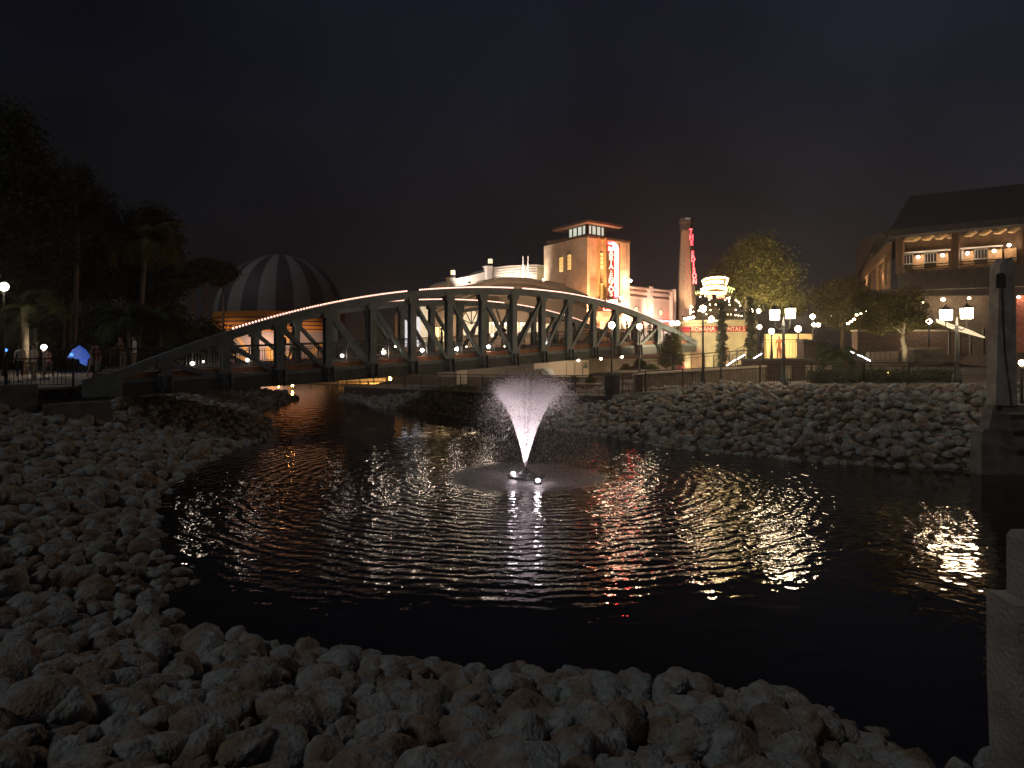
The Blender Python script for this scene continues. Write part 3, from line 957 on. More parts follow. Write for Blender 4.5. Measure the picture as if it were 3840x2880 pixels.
# tower -----------------------------------------------------------------
Acor = np.array([8.36, 80.0]); Bl = np.array([3.93, 88.4]); Cr = np.array([13.87, 84.9]); Dd = Bl + Cr - Acor
ZT = 16.35
tower = thing('sign_tower', (8.36, 80, 3), 'tall square tan tower with lit roof lantern and a red neon blade sign', 'tower')
c = MB(); c.prism([tuple(Acor), tuple(Cr), tuple(Dd), tuple(Bl)], 2.5, ZT); c.build('wall', m_tan, tower)
TL = Plane(2040, 88.4, 2202, 80); TR = Plane(2202, 80, 2361, 84.9)
c = MB()
for q in ([(2202, 889), (2366, 911), (2366, 903), (2202, 880)],): TR.poly(c, q, .25, .3)
TL.poly(c, [(2050, 912), (2203, 886), (2203, 879), (2050, 905)], .2, .3)
c.build('cornice', mat('dark_trim', (.10, .075, .06), .7), tower)
c = MB()
for x in (2224, 2229, 2234): TR.poly(c, [(x, 893), (x + 2, 893), (x + 2, 1001), (x, 1001)], .07, .08)
for x in (2333, 2339, 2345): TR.poly(c, [(x, 913), (x + 2.4, 913), (x + 2.4, 1018), (x, 1018)], .09, .1)
c.build('rib', m_tan, tower)
c = MB()
TR.poly(c, [(2246, 890), (2250, 890), (2250, 1150), (2246, 1150)], .35, .36)
TR.poly(c, [(2271, 893), (2276, 893), (2276, 1150), (2271, 1150)], .45, .46)
c.build('pilaster', mat('ochre_stucco', (.50, .38, .18), .8, 1.2, .15), tower)
for (x0, y0, x1, y1, pl) in ((2252, 948, 2268, 1008, TR), (2252, 1061, 2268, 1120, TR), (2097, 966, 2111, 1021, TL), (2128, 956, 2141, 1013, TL)):
    c = MB(); pl.rect(c, x0 - 1.5, y0 - 2, x1 + 1.5, y1 + 2, .03, .05); w = c.build('window', m_black, tower)
    c = MB(); pl.rect(c, x0, y0, x1, y1, .06, .03); c.build('pane', g_amber, w)
    c = MB()
    for k in range(1, 4): pl.rect(c, x0, y0 + (y1 - y0) * k / 4 - .5, x1, y0 + (y1 - y0) * k / 4 + .5, .09, .03)
    c.build('glazing_bar', m_black, w)
# lantern
def uv(u, v): return tuple(Acor + (Bl - Acor) * u + (Cr - Acor) * v)
c = MB(); c.prism([uv(.03, .03), uv(.03, .48), uv(.50, .48), uv(.50, .03)], ZT, ZT + .35); c.build('lantern_base', mat('dark_trim', (.1, .07, .06)), tower)
c = MB(); c.prism([uv(.07, .07), uv(.07, .45), uv(.46, .45), uv(.46, .07)], ZT + .35, ZT + 1.35)
c.build('lantern_window', g_cool, tower)
for k in range(5):
    f_ = .05 + .42 * k / 4
    for q in ((uv(.05, f_), uv(f_, .05)) if k else (uv(.05, f_),)):
        wd = .32 if k == 0 else .12
        c = MB(); c.box((q[0], q[1], ZT + .85), (wd, wd, 1.0), .4); c.build('mullion', m_black, tower)
c = MB(); c.prism([uv(-.10, -.10), uv(-.10, .72), uv(.70, .72), uv(.70, -.10)], ZT + 1.35, ZT + 1.62)
q = [uv(-.10, -.10), uv(-.10, .72), uv(.70, .72), uv(.70, -.10)]; m0 = uv(.28, .28)
c.add([(x, y, ZT + 1.622) for x, y in q] + [(m0[0], m0[1], ZT + 2.2)], [(0, 1, 4), (1, 2, 4), (2, 3, 4), (3, 0, 4)])
c.build('roof', mat('lantern_roof', (.16, .11, .09), .7), tower)
# blade sign
ROT0 = (R(90), 0, R(8))
def SP(px, py, o=0): return P(px, py, 79.6 - o)
c = MB(); c.slab([SP(2276, 908, .0), SP(2324, 914, .0), SP(2324, 1122, .0), SP(2276, 1122, .0)], (0, .5, 0))
sg = c.build('blade_sign', mat('sign_steel', (.14, .09, .05), .5), tower)
c = MB(); c.slab([SP(2304, 930, .06), SP(2321, 930, .06), SP(2321, 1116, .06), SP(2304, 1116, .06)], (0, .05, 0)); c.slab([SP(2279, 906, .06), SP(2304, 906, .06), SP(2321, 930, .06), SP(2304, 930, .06), SP(2295, 918, .06), SP(2279, 915, .06)], (0, .05, 0))
c.build('red_panel', g_redd, sg)
c = MB()
c.tube([SP(2306.5, y, .14) for y in (1114, 1030, 928)], .05, 6)
c.tube([SP(x, y, .14) for x, y in ((2317, 1114), (2317, 1030), (2317, 932), (2314, 921), (2307, 914), (2296, 911), (2283, 915))], [.12, .12, .13, .17, .15, .10, .03], 8)
c.build('neon_tube', g_pinkn, sg)
lt = [('M', 933), ('A', 950), ('R', 967), ('I', 984), ('A', 1001), ('&', 1018), ('E', 1035), ('N', 1052), ('Z', 1069), ('O', 1086), ('S', 1103)]
for ch, y in lt:
    s_ = .74 if ch != '&' else .45
    text(ch, s_, sg, g_letter if ch != '&' else g_win2, SP(2292, y, .12), (R(90), 0, 0), 'letter', .03, bold=.006, sx=1.05 if ch != 'M' else 1.15)
c = MB(); c.slab([SP(2278, 1126, 1.2), SP(2316, 1121, 1.2), SP(2316, 1134, 1.2), SP(2278, 1138, 1.2)], (0, .9, 0)); c.build('marquee', g_sign, tower)
c = MB(); c.slab([SP(2302, 1138, 1.3), SP(2336, 1136, 1.3), SP(2336, 1141, 1.3), SP(2302, 1148, 1.3)], (0, .9, 0)); c.build('marquee', g_sign, tower)
c = MB(); c.slab([SP(2276, 1119, .9), SP(2330, 1115, .9), SP(2330, 1136, .9), SP(2276, 1126, .9)], (0, .9, 0)); c.build('marquee_frame', m_brick, tower)
c = MB(); c.ball(SP(2331, 1117, 1.2), .22, 8, 6); c.build('bulb', g_warm, tower)
spot('red_wash', SP(2290, 935, .5), TR.pt(2290, 890), 200, (1, .03, .05), 130, .8, .1, tower)
text('OPEN', .62, tower, g_red, SP(2289, 1158, 1.6), (R(90), 0, 0), 'open_sign', .03, bold=.01)
c = MB(); c.slab([SP(2276, 1152, 1.45), SP(2301, 1152, 1.45), SP(2301, 1165, 1.45), SP(2276, 1165, 1.45)], (0, .1, 0)); c.build('open_panel', glow('open_red_panel', (1, 0, .12), .5), tower)
c = MB(); c.ball(P(2364, 1053, 84), .17, 8, 6); c.build('wall_lamp', glow('cool_flood', (1, .95, .85), 25), tower)
plight('wall_light', P(2367, 1056, 83.6), 120, (1, .85, .7), .15, tower)
# entrance canopy, windows below the bridge chord
c = MB(); TR.poly(c, [(2243, 1168), (2335, 1168), (2335, 1190), (2243, 1190)], 1.4, 1.3); c.build('canopy', m_brick, tower)
for (x0, x1) in ((2252, 2270), (2320, 2328)):
    c = MB(); TR.rect(c, x0, 1203, x1, 1235, .12, .1); c.build('door_light', g_win, tower)
for k, (px, pw, tg) in enumerate(((2222, 6800, 2226), (2262, 8500, 2262), (2312, 6200, 2318), (2350, 5200, 2345))):
    b0 = TR.pt(px, 1240, 2.2); fixture((b0.x, b0.y, 5.2), TR.pt(tg, 1000), 'tower_floodlight', ['warm floodlight below the left ribs of the neon sign tower', 'warm floodlight below the window bay of the neon sign tower', 'warm floodlight under the neon blade sign', 'warm floodlight at the right corner of the neon sign tower'][k], pw, (1, .45, .21), 90)

# left hall: arched front and white boarded rear -------------------------
hall = thing('arched_hall', P(1900, 1330, 70), 'large tan hall with low arched front and lit windows behind the bridge', 'building')
HF = Plane(1600, 68, 2200, 76)
m_hall = mat('hall_stucco', (.30, .23, .17), .85, 1.0, .14)
c = MB(); HF.poly(c, [(1590, 1340), (1590, 1165), (1640, 1130), (1700, 1100), (1765, 1074), (1830, 1055), (1900, 1044), (1980, 1048), (2080, 1068), (2150, 1090), (2200, 1112), (2200, 1340)], 0, 9)
c.build('wall', m_hall, hall)
c = MB()
top = [(1640, 1130), (1700, 1100), (1765, 1074), (1830, 1055), (1900, 1044), (1980, 1048), (2080, 1068), (2150, 1090), (2200, 1112)]
for dy, o, h in ((0, .5, .28), (26, .12, .14), (44, .12, .14)):
    for a, b in zip(top[:-1], top[1:]): c.bar(HF.pt(a[0], a[1] + dy, o), HF.pt(b[0], b[1] + dy, o), .5 if dy == 0 else .2, h)
c.build('roof_edge', mat('hall_trim', (.22, .18, .14), .8), hall)
c = MB()
tp = [(1790, 1056), (1880, 1040), (1960, 1044), (2040, 1052), (2120, 1068)]
for a, b in zip(tp[:-1], tp[1:]): c.bar(HF.pt(a[0], a[1], .3), HF.pt(b[0], b[1], .3), .06, .06)
for a in tp: c.bar(HF.pt(a[0], a[1], .3), HF.pt(a[0], a[1] + 12, .3), .06, .06)
c.build('roof_rail', m_rail, hall)
for (x0, y0, x1, y1, g_) in ((1834, 1207, 1912, 1250, g_win2), (1934, 1208, 1998, 1252, g_win2), (2012, 1208, 2022, 1252, g_win2), (2045, 1213, 2066, 1232, g_win2)):
    c = MB(); HF.rect(c, x0 - 2, y0 - 2, x1 + 2, y1 + 2, .05, .05); w = c.build('window', m_black, hall)
    c = MB(); HF.rect(c, x0, y0, x1, y1, .08, .03); c.build('pane', g_, w)
    n_ = max(1, int((x1 - x0) / 11))
    for k in range(1, n_):
        c = MB(); HF.rect(c, x0 + (x1 - x0) * k / n_ - .9, y0, x0 + (x1 - x0) * k / n_ + .9, y1, .14, .05); c.build('glazing_bar', m_black, w)
# lamps seen inside
for px, py in ((1937, 1210), (1958, 1214), (1850, 1212), (1895, 1214)):
    c = MB(); c.ball(HF.pt(px, py, .3), .13, 8, 6); c.build('pendant_lamp', glow('pendant_glow', (1, .85, .6), 2.5), hall)
c = MB()  # half-round yellow window with spokes
pts = [(1740, 1258)] + [(1768 - 34 * math.cos(math.pi * k / 10), 1215 - 52 * math.sin(math.pi * k / 10)) for k in range(11)] + [(1802, 1258)]
HF.poly(c, pts, .06, .04); w = c.build('window', glow('dim_yellow_window', (1, .72, .34), .22), hall)
c = MB()
for k in range(1, 10, 2): c.bar(HF.pt(1768, 1215, .12), HF.pt(1768 - 34 * math.cos(math.pi * k / 10), 1215 - 52 * math.sin(math.pi * k / 10), .12), .08, .08)
c.build('glazing_bar', m_black, w)
c = MB(); HF.rect(c, 1628, 1222, 1668, 1282, .06, .05); d_ = c.build('door', m_black, hall)
c = MB(); HF.rect(c, 1633, 1226, 1647, 1280, .1, .04); HF.rect(c, 1650, 1226, 1665, 1280, .1, .04); c.build('pane', glow('yellow_door', (1, .68, .18), 1.0), d_)
c = MB(); HF.poly(c, [(1578, 1150), (1611, 1150), (1611, 1290), (1578, 1290)], .4, .3); c.build('curtain', glow('yellow_curtain', (1, .78, .4), .30), hall)
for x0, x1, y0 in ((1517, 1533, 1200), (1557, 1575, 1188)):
    c = MB(); HF.poly(c, [(x0, y0), (x1, y0), (x1, 1300), (x0, 1300)], .8, .8); o = c.build('lit_column', glow('blue_white_glow', (.74, .84, 1.0), .48), hall)  # columns are no lamps; their glow imitates light falling on them
c = MB()   # curved dark canopy frame
cv = [(1690, 1176), (1740, 1166), (1800, 1156), (1860, 1152), (1915, 1155)]
for a, b in zip(cv[:-1], cv[1:]): c.bar(HF.pt(a[0], a[1], 2.0), HF.pt(b[0], b[1], 2.0), .5, .3)
c.bar(HF.pt(1800, 1156, 2), HF.pt(1770, 1285, 2), .12, .12); c.bar(HF.pt(1860, 1152, 2), HF.pt(1900, 1285, 2), .12, .12)
c.build('canopy', m_black, hall)
for px, py in ((1808, 1061), (2039, 1049), (1676, 1223)):
    c = MB(); c.ball(HF.pt(px, py, .5), .11, 8, 6); c.build('wall_lamp', g_lamp, hall)
plight('canopy_light', HF.pt(1770, 1230, 2.0), 90, (1, .75, .45), .2, hall)
plight('interior_spill', HF.pt(1960, 1225, 2.0), 60, (1, .78, .5), .3, hall)
for k, (px, tg) in enumerate(((1700, 1720), (1900, 1900), (2090, 2090))):
    b0 = HF.pt(px, 1285, 9.0); fixture((b0.x, b0.y, b0.z), HF.pt(tg, 1130), 'hall_floodlight', ['floodlight before the dim half round window of the arched hall', 'floodlight before the bright windows of the arched hall', 'floodlight before the right end of the arched hall'][k], 1250, (1, .72, .5), 120)
HB = Plane(1665, 84, 2045, 90)
c = MB(); HB.poly(c, [(1676, 1340), (1676, 1060), (1706, 1046), (1765, 1034), (1826, 1018), (1850, 1004), (1900, 998), (1960, 994), (2014, 993), (2040, 995), (2040, 1340)], 0, 6)
bw = c.build('rear_wall', mat('white_boards', (.58, .55, .50), .7, .8, .08), hall)
c = MB()
ln_ = [(1706, 1046), (1765, 1034), (1826, 1018)]
l2 = [(1850, 1004), (1900, 998), (1960, 994), (2014, 993)]
for L_ in (ln_, l2):
    for k in range(5):
        for a, b in zip(L_[:-1], L_[1:]): c.bar(HB.pt(a[0], a[1] + 1 + k * 9, .12), HB.pt(b[0], b[1] + 1 + k * 9, .12), .3, .09)
c.build('boarding', mat('white_boards', (.5, .5, .5)), hall)
for (x0, y0, x1, yl) in ((1685, 1042, 1707, 1014), (1826, 999, 1847, 970)):
    c = MB(); HB.rect(c, x0, y0, x1, 1120, .6, .9); HB.rect(c, x0 - 2, y0 - 3, x1 + 2, y0, .8, 1.2); c.build('pilaster', m_white, hall)
    q = HB.pt((x0 + x1) / 2 + 2, y0 - 3, .2)
    c = MB(); c.lathe(q, [(.1, 0), (.34, 0), (.34, .22), (.1, .22)], 10); c.build('lamp_base', m_black, hall); c = MB(); c.lathe((q.x, q.y, q.z + .78), [(.1, 0), (.36, 0), (.30, .12), (.1, .16)], 10)
    l_ = c.build('roof_lamp', m_black, hall)
    c = MB(); c.lathe((q.x, q.y, q.z + .2), [(.05, 0), (.27, 0), (.27, .58), (.05, .58)], 12); c.build('lamp_glass', glow('roof_lamp_glass', (1, .72, .38), .9), l_)
c = MB(); HB.poly(c, [(2014, 998), (2040, 1000), (2040, 1100), (2014, 1090)], .1, .1); c.build('olive_panel', mat('olive_wall', (.25, .22, .12), .8), hall)
ld = thing('roof_ladder', HB.pt(1970, 1040, .8), 'white metal ladder rising above the white boarded hall roof', 'ladder')
c = MB()
for x in (1961, 1980): c.bar(HB.pt(x, 1046, .8), HB.pt(x, 960, .8), .09, .09)
for k in range(6): c.bar(HB.pt(1961, 1044 - k * 9, .8), HB.pt(1980, 1044 - k * 9, .8), .05, .05)
c.build('frame', m_white, ld)
for k, px in enumerate((1760, 1930, 1990)):
    b0 = HB.pt(px, 1062, 2.5); fixture(b0, HB.pt(px, 1015), 'parapet_floodlight', 'pale floodlight on the hall roof washing the white boards, %s' % ['left of the taller pilaster', 'right of the taller pilaster', 'by the ladder'][k], 900, (1, .80, .66), 140)

# right hall --------------------------------------------------------------
RHALL = Plane(2361, 86, 2535, 94)
rh = thing('pilastered_hall', RHALL.pt(2450, 1300), 'low pinkish hall with pilasters and round windows right of the neon tower', 'building')
m_pink = mat('pink_stucco', (.56, .44, .38), .8, 1, .08)
c = MB(); RHALL.rect(c, 2355, 1070, 2535, 1340, 0, 9); c.build('wall', m_pink, rh)
c = MB()
for x0, x1, y0 in ((2437, 2449, 1074), (2522, 2535, 1084)): RHALL.rect(c, x0, y0, x1, 1330, .55, .5)
c.build('pilaster', m_pink, rh)
c = MB()
for y0, h, o in ((1073, 6, .5), (1090, 5, .25), (1110, 4, .2)):
    RHALL.rect(c, 2358, y0, 2534, y0 + h, o, o - .02)
c.build('cornice', m_pink, rh)
for (px, py) in ((2386, 1161), (2478, 1173)):
    c = MB(); pts = [(px + 8 * math.cos(a), py + 12 * math.sin(a)) for a in np.linspace(0, 6.283, 19)[:-1]]
    RHALL.poly(c, pts, .12, .1); w = c.build('round_window', m_brick, rh)
    c = MB(); pts = [(px + 6.6 * math.cos(a), py + 10.5 * math.sin(a)) for a in np.linspace(0, 6.283, 19)[:-1]]
    RHALL.poly(c, pts, .16, .03); c.build('pane', g_amber, w)
    b0 = RHALL.pt(px, 1225, 2.6); fixture(b0, RHALL.pt(px, 1140), 'hall_wall_light', 'white uplight under the %s round window of the pinkish hall' % ('left' if px < 2400 else 'right'), 2700, (1, .70, .52), 125)
c = MB()
for x0, x1 in ((2474, 2486), (2489, 2494), (2497, 2520)):
    c.tube([RHALL.pt(x, 1202 + (x - 2474) * .07 + 2.2 * math.sin(x * 1.5), .5) for x in np.arange(x0, x1, 1.0)], .07, 5)
c.build('neon_script', g_red, rh)
c = MB(); RHALL.rect(c, 2400, 1240, 2520, 1300, .2, .1); c.build('shop_front', glow('shop_front_light', (1, .82, .6), .35), rh)

# chimney -----------------------------------------------------------------
cxk, cyk = P(2573, 0, 95).x, 95.0
chim = thing('brick_chimney', (cxk, cyk, 3), 'tall tapering brick chimney with red neon letters down its right side', 'chimney')
c = MB(); c.lathe((cxk, cyk, 0), [(1.52, 3), (1.42, 7), (.66, 20.0)], 8, R(22)); c.build('shaft', mat('chimney_brick', (.27, .19, .135), .9, 5, .25, .4, 12), chim)
c = MB(); c.lathe((cxk, cyk, 0), [(.76, 19.2), (.88, 19.4), (.88, 20.1), (1.0, 20.3), (1.0, 20.7), (.5, 20.75)], 8, R(22)); c.build('cap', mat('cap_dark', (.05, .045, .04), .8), chim)
c = MB(); c.lathe((cxk, cyk, 20.76), [(.3, 0), (.8, 0), (.8, .07), (.3, .07)], 16); c.build('cap_rim', mat('rim_metal', (.5, .48, .45), .4), chim)
c = MB(); c.slab([P(2586, 858, 93.6), P(2595, 858, 93.6), P(2612, 1070, 93.6), P(2601, 1070, 93.6)], (0, .15, 0)); bk = c.build('letter_backing', m_black, chim)
for ch, y in zip('THE EDISON', np.linspace(869, 1056, 10)):
    if ch == ' ': continue
    x = 2590.5 + (y - 862) * .078
    text(ch, .92, bk, glow('chimney_neon', (1, .01, .03), 7), P(x, y, 93.4), (R(90), 0, 0), 'letter', .04, bold=.015, sx=.75)
fixture(P(2560, 1190, 91), P(2573, 1000, 95), 'chimney_floodlight', 'warm floodlight at the foot of the brick chimney', 2200, (1, .68, .42), 60)
fixture(P(2600, 1195, 92), P(2590, 1080, 95), 'chimney_floodlight', 'warm floodlight on the right side of the brick chimney foot', 1200, (1, .68, .42), 60)
plight('cap_light', (cxk, cyk - 1.2, 20.9), 8, (1, .8, .7), .1, chim)

# round pavilion ------------------------------------------------------------
pvx, pvy, pvr = P(2690, 0, 60).x, 60.0, 3.1
pav = thing('round_pavilion', (pvx, pvy, 2), 'round tan pavilion with red banner, wire dome and glowing rooftop sign', 'kiosk')
m_pav = mat('pavilion_stone', (.52, .44, .27), .85, 1.3, .14, .25, 12)
c = MB(); c.lathe((pvx, pvy, 0), [(pvr, 1.2), (pvr, 4.95), (pvr + .04, 4.95), (pvr + .04, 5.05), (pvr, 5.05), (pvr, 6.05), (pvr + .12, 6.1), (pvr + .12, 6.3), (pvr - .1, 6.32)], 48); c.build('wall', m_pav, pav)
def cyl(px, z, out=0.0):
    k = (px - CX) / F; rr = pvr + out
    # ray x=k*y hits circle (near side)
    a = 1 + k * k; b = -2 * (k * pvx + pvy); cc = pvx ** 2 + pvy ** 2 - rr ** 2
    disc = max(b * b - 4 * a * cc, 0); y = (-b - math.sqrt(disc)) / (2 * a)
    return Vector((k * y, y, z))
c = MB(); xs_ = np.linspace(2552, 2826, 40); 
vs = []; 
for x in xs_:
    for z in (5.36, 5.80):
        for o in (.05, .09): vs.append(cyl(x, z, o))
fs = []
for k in range(39):
    a = k * 4; b = a + 4
    fs += [(a + 1, b + 1, b + 3, a + 3), (a, a + 2, b + 2, b), (a, b, b + 1, a + 1), (a + 2, a + 3, b + 3, b + 2)]
c.add(vs, fs); ban = c.build('banner', mat('red_banner', (.50, .02, .05), .6, 2, .1), pav)
m_let = mat('banner_letters', (.85, .62, .45), .6)
for ch, px in zip('ROMANA·RENTALS', (2598, 2612, 2628, 2644, 2659, 2674, 2690, 2704, 2722, 2736, 2750, 2763, 2776, 2789)):
    q = cyl(px, 5.57, .11); ang = math.atan2(q.x - pvx, -(q.y - pvy))
    text(ch, .46, ban, m_let, q, (R(90), 0, ang), 'letter', .01, bold=.012, sx=.95)
# arched doorway, blocks with uplights
for px0, px1 in ((2578, 2634), (2716, 2736)):
    c = MB(); 
    pl = [(px0, 1.9), (px0, 3.6)] + [((px0 + px1) / 2 - (px1 - px0) / 2 * math.cos(a), 3.6 + .5 * math.sin(a)) for a in np.linspace(.2, 2.94, 8)] + [(px1, 3.6), (px1, 1.9)]
    v = [cyl(x, z, .04) for x, z in pl]; n_ = len(v); ctr = cyl((px0 + px1) / 2, 2.9, .05)
    c.add(v + [ctr], [(i, (i + 1) % n_, n_) for i in range(n_)]); c.build('arched_door', mat('door_rose', (.42, .27, .17), .8), pav)
for k, px in enumerate((2573, 2656)):
    q = cyl(px, 1.9, .35); c = MB(); c.box((q.x, q.y, 2.7), (.62, .5, 1.7), .2); c.box((q.x, q.y, 3.65), (.8, .6, .22), .2); c.build('pier', m_pav, pav)
    fixture((q.x - .05, q.y - .75, 2.0), (q.x, q.y, 3.4), 'pavilion_uplight', 'white uplight at the foot of the pavilion\'s %s pier' % ('left' if k == 0 else 'right'), 45, (1, .86, .66), 70, .05)
    c = MB(); c.ball((q.x, q.y - .6, 2.15), .13, 8, 6); c.build('uplight_lens', g_lamp, pav)
plight('pavilion_wash', (pvx - 3.2, pvy - 6.5, 4.4), 520, (1, .82, .50), .3, pav)
plight('pavilion_wash', (pvx + 3.5, pvy - 6.0, 4.4), 400, (1, .82, .50), .3, pav)
# wire dome
c = MB(); dr = 2.35
for k in range(14):
    a = 2 * math.pi * k / 14
    c.tube([(pvx + dr * math.cos(a) * math.cos(e_), pvy + dr * math.sin(a) * math.cos(e_), 6.3 + 2.1 * math.sin(e_)) for e_ in np.linspace(0, 1.5, 8)], .035, 5)
for e_ in (0.02, .4, .8, 1.15):
    c.tube([(pvx + dr * math.cos(a) * math.cos(e_), pvy + dr * math.sin(a) * math.cos(e_), 6.3 + 2.1 * math.sin(e_)) for a in np.linspace(0, 6.283, 25)], .035, 5, False)
c.build('dome_frame', m_black, pav)
c = MB(); c.lathe((pvx, pvy, 6.25), [(1.9, 0), (1.7, 1.1), (.9, 1.75), (.1, 1.9)], 20); c.build('dome_core', mat('dome_core', (.07, .06, .035), .9, 5, .5), pav)
rb = random.Random(4)
bl = [(2596, 1152), (2591, 1147), (2590, 1158), (2588, 1165), (2594, 1170), (2600, 1169), (2588, 1176), (2660, 1124), (2667, 1118), (2662, 1142), (2684, 1142), (2719, 1124), (2727, 1118), (2736, 1116), (2734, 1123), (2734, 1131), (2736, 1143), (2759, 1125), (2764, 1129), (2771, 1135), (2776, 1146), (2759, 1162), (2729, 1180), (2742, 1179), (2758, 1182), (2769, 1183), (2781, 1185), (2637, 1103), (2626, 1113), (2645, 1110), (2688, 1105), (2705, 1104), (2741, 1108), (2664, 1108), (2664, 1163), (2620, 1165), (2698, 1161), (2648, 1178)]
for px, py in bl:
    c = MB(); c.ball(P(px, py, pvy - 2.0), .055, 8, 5); c.build('bulb', g_warm, pav)
for px in (2570, 2580, 2590, 2600):
    c = MB(); c.ball(P(px, 1196 - (px - 2570) * .2, 57.2), .11, 8, 6); c.build('cornice_lamp', g_lamp, pav)
c = MB(); c.ball(P(2668, 1195, 56.6), .2, 8, 6); c.build('cornice_lamp', g_lamp, pav)
plight('cornice_light', P(2668, 1199, 56.3), 25, (1, .86, .66), .2, pav)
c = MB(); c.slab([P(2655, 1204, 56.7), P(2693, 1197, 56.7), P(2693, 1204, 56.7), P(2655, 1211, 56.7)], (0, .3, 0)); c.build('awning', m_white, pav)
# roof sign
def S2(px, py, o=0): return P(px, py, 57.6 - o)
def arcp(x0, x1, y, sag, n=9, sl=0.0): return [(x0 + (x1 - x0) * k / (n - 1), y - sag * math.sin(math.pi * k / (n - 1)) + sl * k / (n - 1)) for k in range(n)]
c = MB(); up = arcp(2632, 2731, 1050, 6, sl=-8); lo = arcp(2645, 2727, 1078, 8, sl=-8)
c.slab([S2(*q) for q in up] + [S2(*q) for q in lo[::-1]], (0, .3, 0)); c.slab([S2(*q) for q in arcp(2606, 2757, 1108, 30)] + [S2(*q) for q in arcp(2612, 2750, 1112, 12)[::-1]], (0, .28, 0))
sg2 = c.build('roof_sign', mat('sign_board', (.10, .06, .03), .5), pav)
c = MB(); c.tube([S2(x, y, .1) for x, y in [(2643, 1078), (2635, 1052)] + up[1:-1] + [(2730, 1044), (2722, 1068)]], .07, 6); c.build('white_outline', g_whiten, sg2)
c = MB(); r2_ = random.Random(3); x = 2645
while x < 2712:
    w_ = r2_.choice((5, 6, 7)); y0 = 1056 - 6 * math.sin((x - 2645) / 67 * math.pi) * .6 - (x - 2645) * .06
    c.slab([S2(x, y0, .1), S2(x + w_ - 1.4, y0 - .3, .1), S2(x + w_ - 1.4, y0 + 11, .1), S2(x, y0 + 11, .1)], (0, .06, 0)); x += w_
c.build('lettering_band', g_whiten, sg2)
c = MB(); x = 2628
while x < 2724:
    w_ = r2_.choice((7, 8, 9)); f_ = (x - 2628) / 96; y0 = 1082 - 15 * math.sin(min(f_, 1) * math.pi) * .7 - f_ * 5
    c.slab([S2(x, y0, .1), S2(x + w_ - 1.2, y0 - .3, .1), S2(x + w_ - 1.2, y0 + 13, .1), S2(x, y0 + 13, .1)], (0, .06, 0)); x += w_
c.build('lettering_band', g_whiten, sg2)
c = MB()
for x in (2608, 2616): c.tube([S2(x, 1093 - (x - 2608) * .3, .1), S2(x + 2, 1103 - (x - 2608) * .3, .1), S2(x + 11, 1097 - (x - 2608) * .4, .1)], .04, 5)
for x in (2728, 2737, 2746): c.tube([S2(x + 4, 1074 + (x - 2728) * .35, .1), S2(x, 1084 + (x - 2728) * .35, .1), S2(x - 3, 1092 + (x - 2728) * .4, .1)], .045, 5); c.tube([S2(x + 4, 1074 + (x - 2728) * .35, .1), S2(x + 9, 1080 + (x - 2728) * .35, .1)], .04, 5)
c.build('chevron_neon', g_green, sg2)
text('& RESTAURANT', .30, sg2, g_whiten, S2(2676, 1099, .16), (R(90), 0, 0), 'lettering', .02, sx=1.0)
for px in (2658, 2665, 2693, 2700, 2712):
    c = MB(); c.ball(S2(px, 1113, .0), .14, 10, 6); c.build('red_lamp', glow('orange_red_ball', (1, .12, .04), 1.2), pav)

# striped balloon -------------------------------------------------------------
bc = P(1052, 1192, 150); br = 13.1
bal = thing('striped_balloon', bc, 'huge round gas balloon with dark stripes above and orange bands around its middle', 'balloon')
na, ne = 288, 160
th = np.linspace(0, 2 * np.pi, na, endpoint=False); el_ = np.linspace(-np.pi / 2, np.pi / 2, ne)
TT, EE = np.meshgrid(th, el_)
VV = np.c_[(bc.x + br * np.cos(EE) * np.cos(TT)).ravel(), (bc.y + br * np.cos(EE) * np.sin(TT)).ravel(), (bc.z + br * np.sin(EE)).ravel()]
I2 = np.arange(na * ne).reshape(ne, na); I3 = np.roll(I2, -1, 1)
QF = np.c_[I2[:-1].ravel(), I3[:-1].ravel(), I3[1:].ravel(), I2[1:].ravel()]
bo = npmesh('envelope', VV, QF, mat('balloon_white', (.28, .255, .24), .6, .2, .03), bal, True)
for k in (mat('balloon_purple', (.085, .06, .075), .6, .2, .05), mat('balloon_orange', (.75, .27, .03), .6, .2, .05), mat('balloon_lilac', (.34, .27, .30), .6, .2, .05), mat('balloon_gold', (.72, .42, .16), .6, .2, .05)): bo.data.materials.append(k)
ce = (el_[:-1] + el_[1:]) / 2; ct = th + np.pi / na
CT, CE = np.meshgrid(ct, ce)
zr = br * np.sin(CE); pyy = 1192 - zr / 150 * F     # height in reference pixels
mi = np.where(((CT + .02) / (2 * np.pi) * 24).astype(int) % 2 == 0, 0, 1)
band = (pyy > 1178) & (pyy < 1246); mi[band] = 2
thin = band & (((pyy - 1178) % 14.5) < 4.2) & (pyy > 1184); mi[thin] = 1
low = pyy >= 1246; mi[low] = 3
for k in range(8):   # scrolls
    a0 = 2 * np.pi * k / 8 + .25
    dx_ = ((CT - a0 + np.pi) % (2 * np.pi) - np.pi) * br * .9; dy_ = zr + br * .52
    rr_ = np.hypot(dx_, dy_); an = np.arctan2(dy_, dx_)
    sp_ = np.cos(an - rr_ * 2.1) > .15
    mi[low & (rr_ < 3.3) & sp_] = 4
mi[low & (np.sin(CT * 8 + zr * .9) > .8) & (zr < -br * .6)] = 4
bo.data.polygons.foreach_set('material_index', mi.ravel().astype(np.int32))
c = MB()
for a in np.linspace(0, 6.283, 9)[:-1]: c.tube([(bc.x + br * math.cos(a), bc.y + br * math.sin(a), bc.z - 1), (bc.x + 2 * math.cos(a), bc.y + 2 * math.sin(a), bc.z - br - 3)], .05, 4)
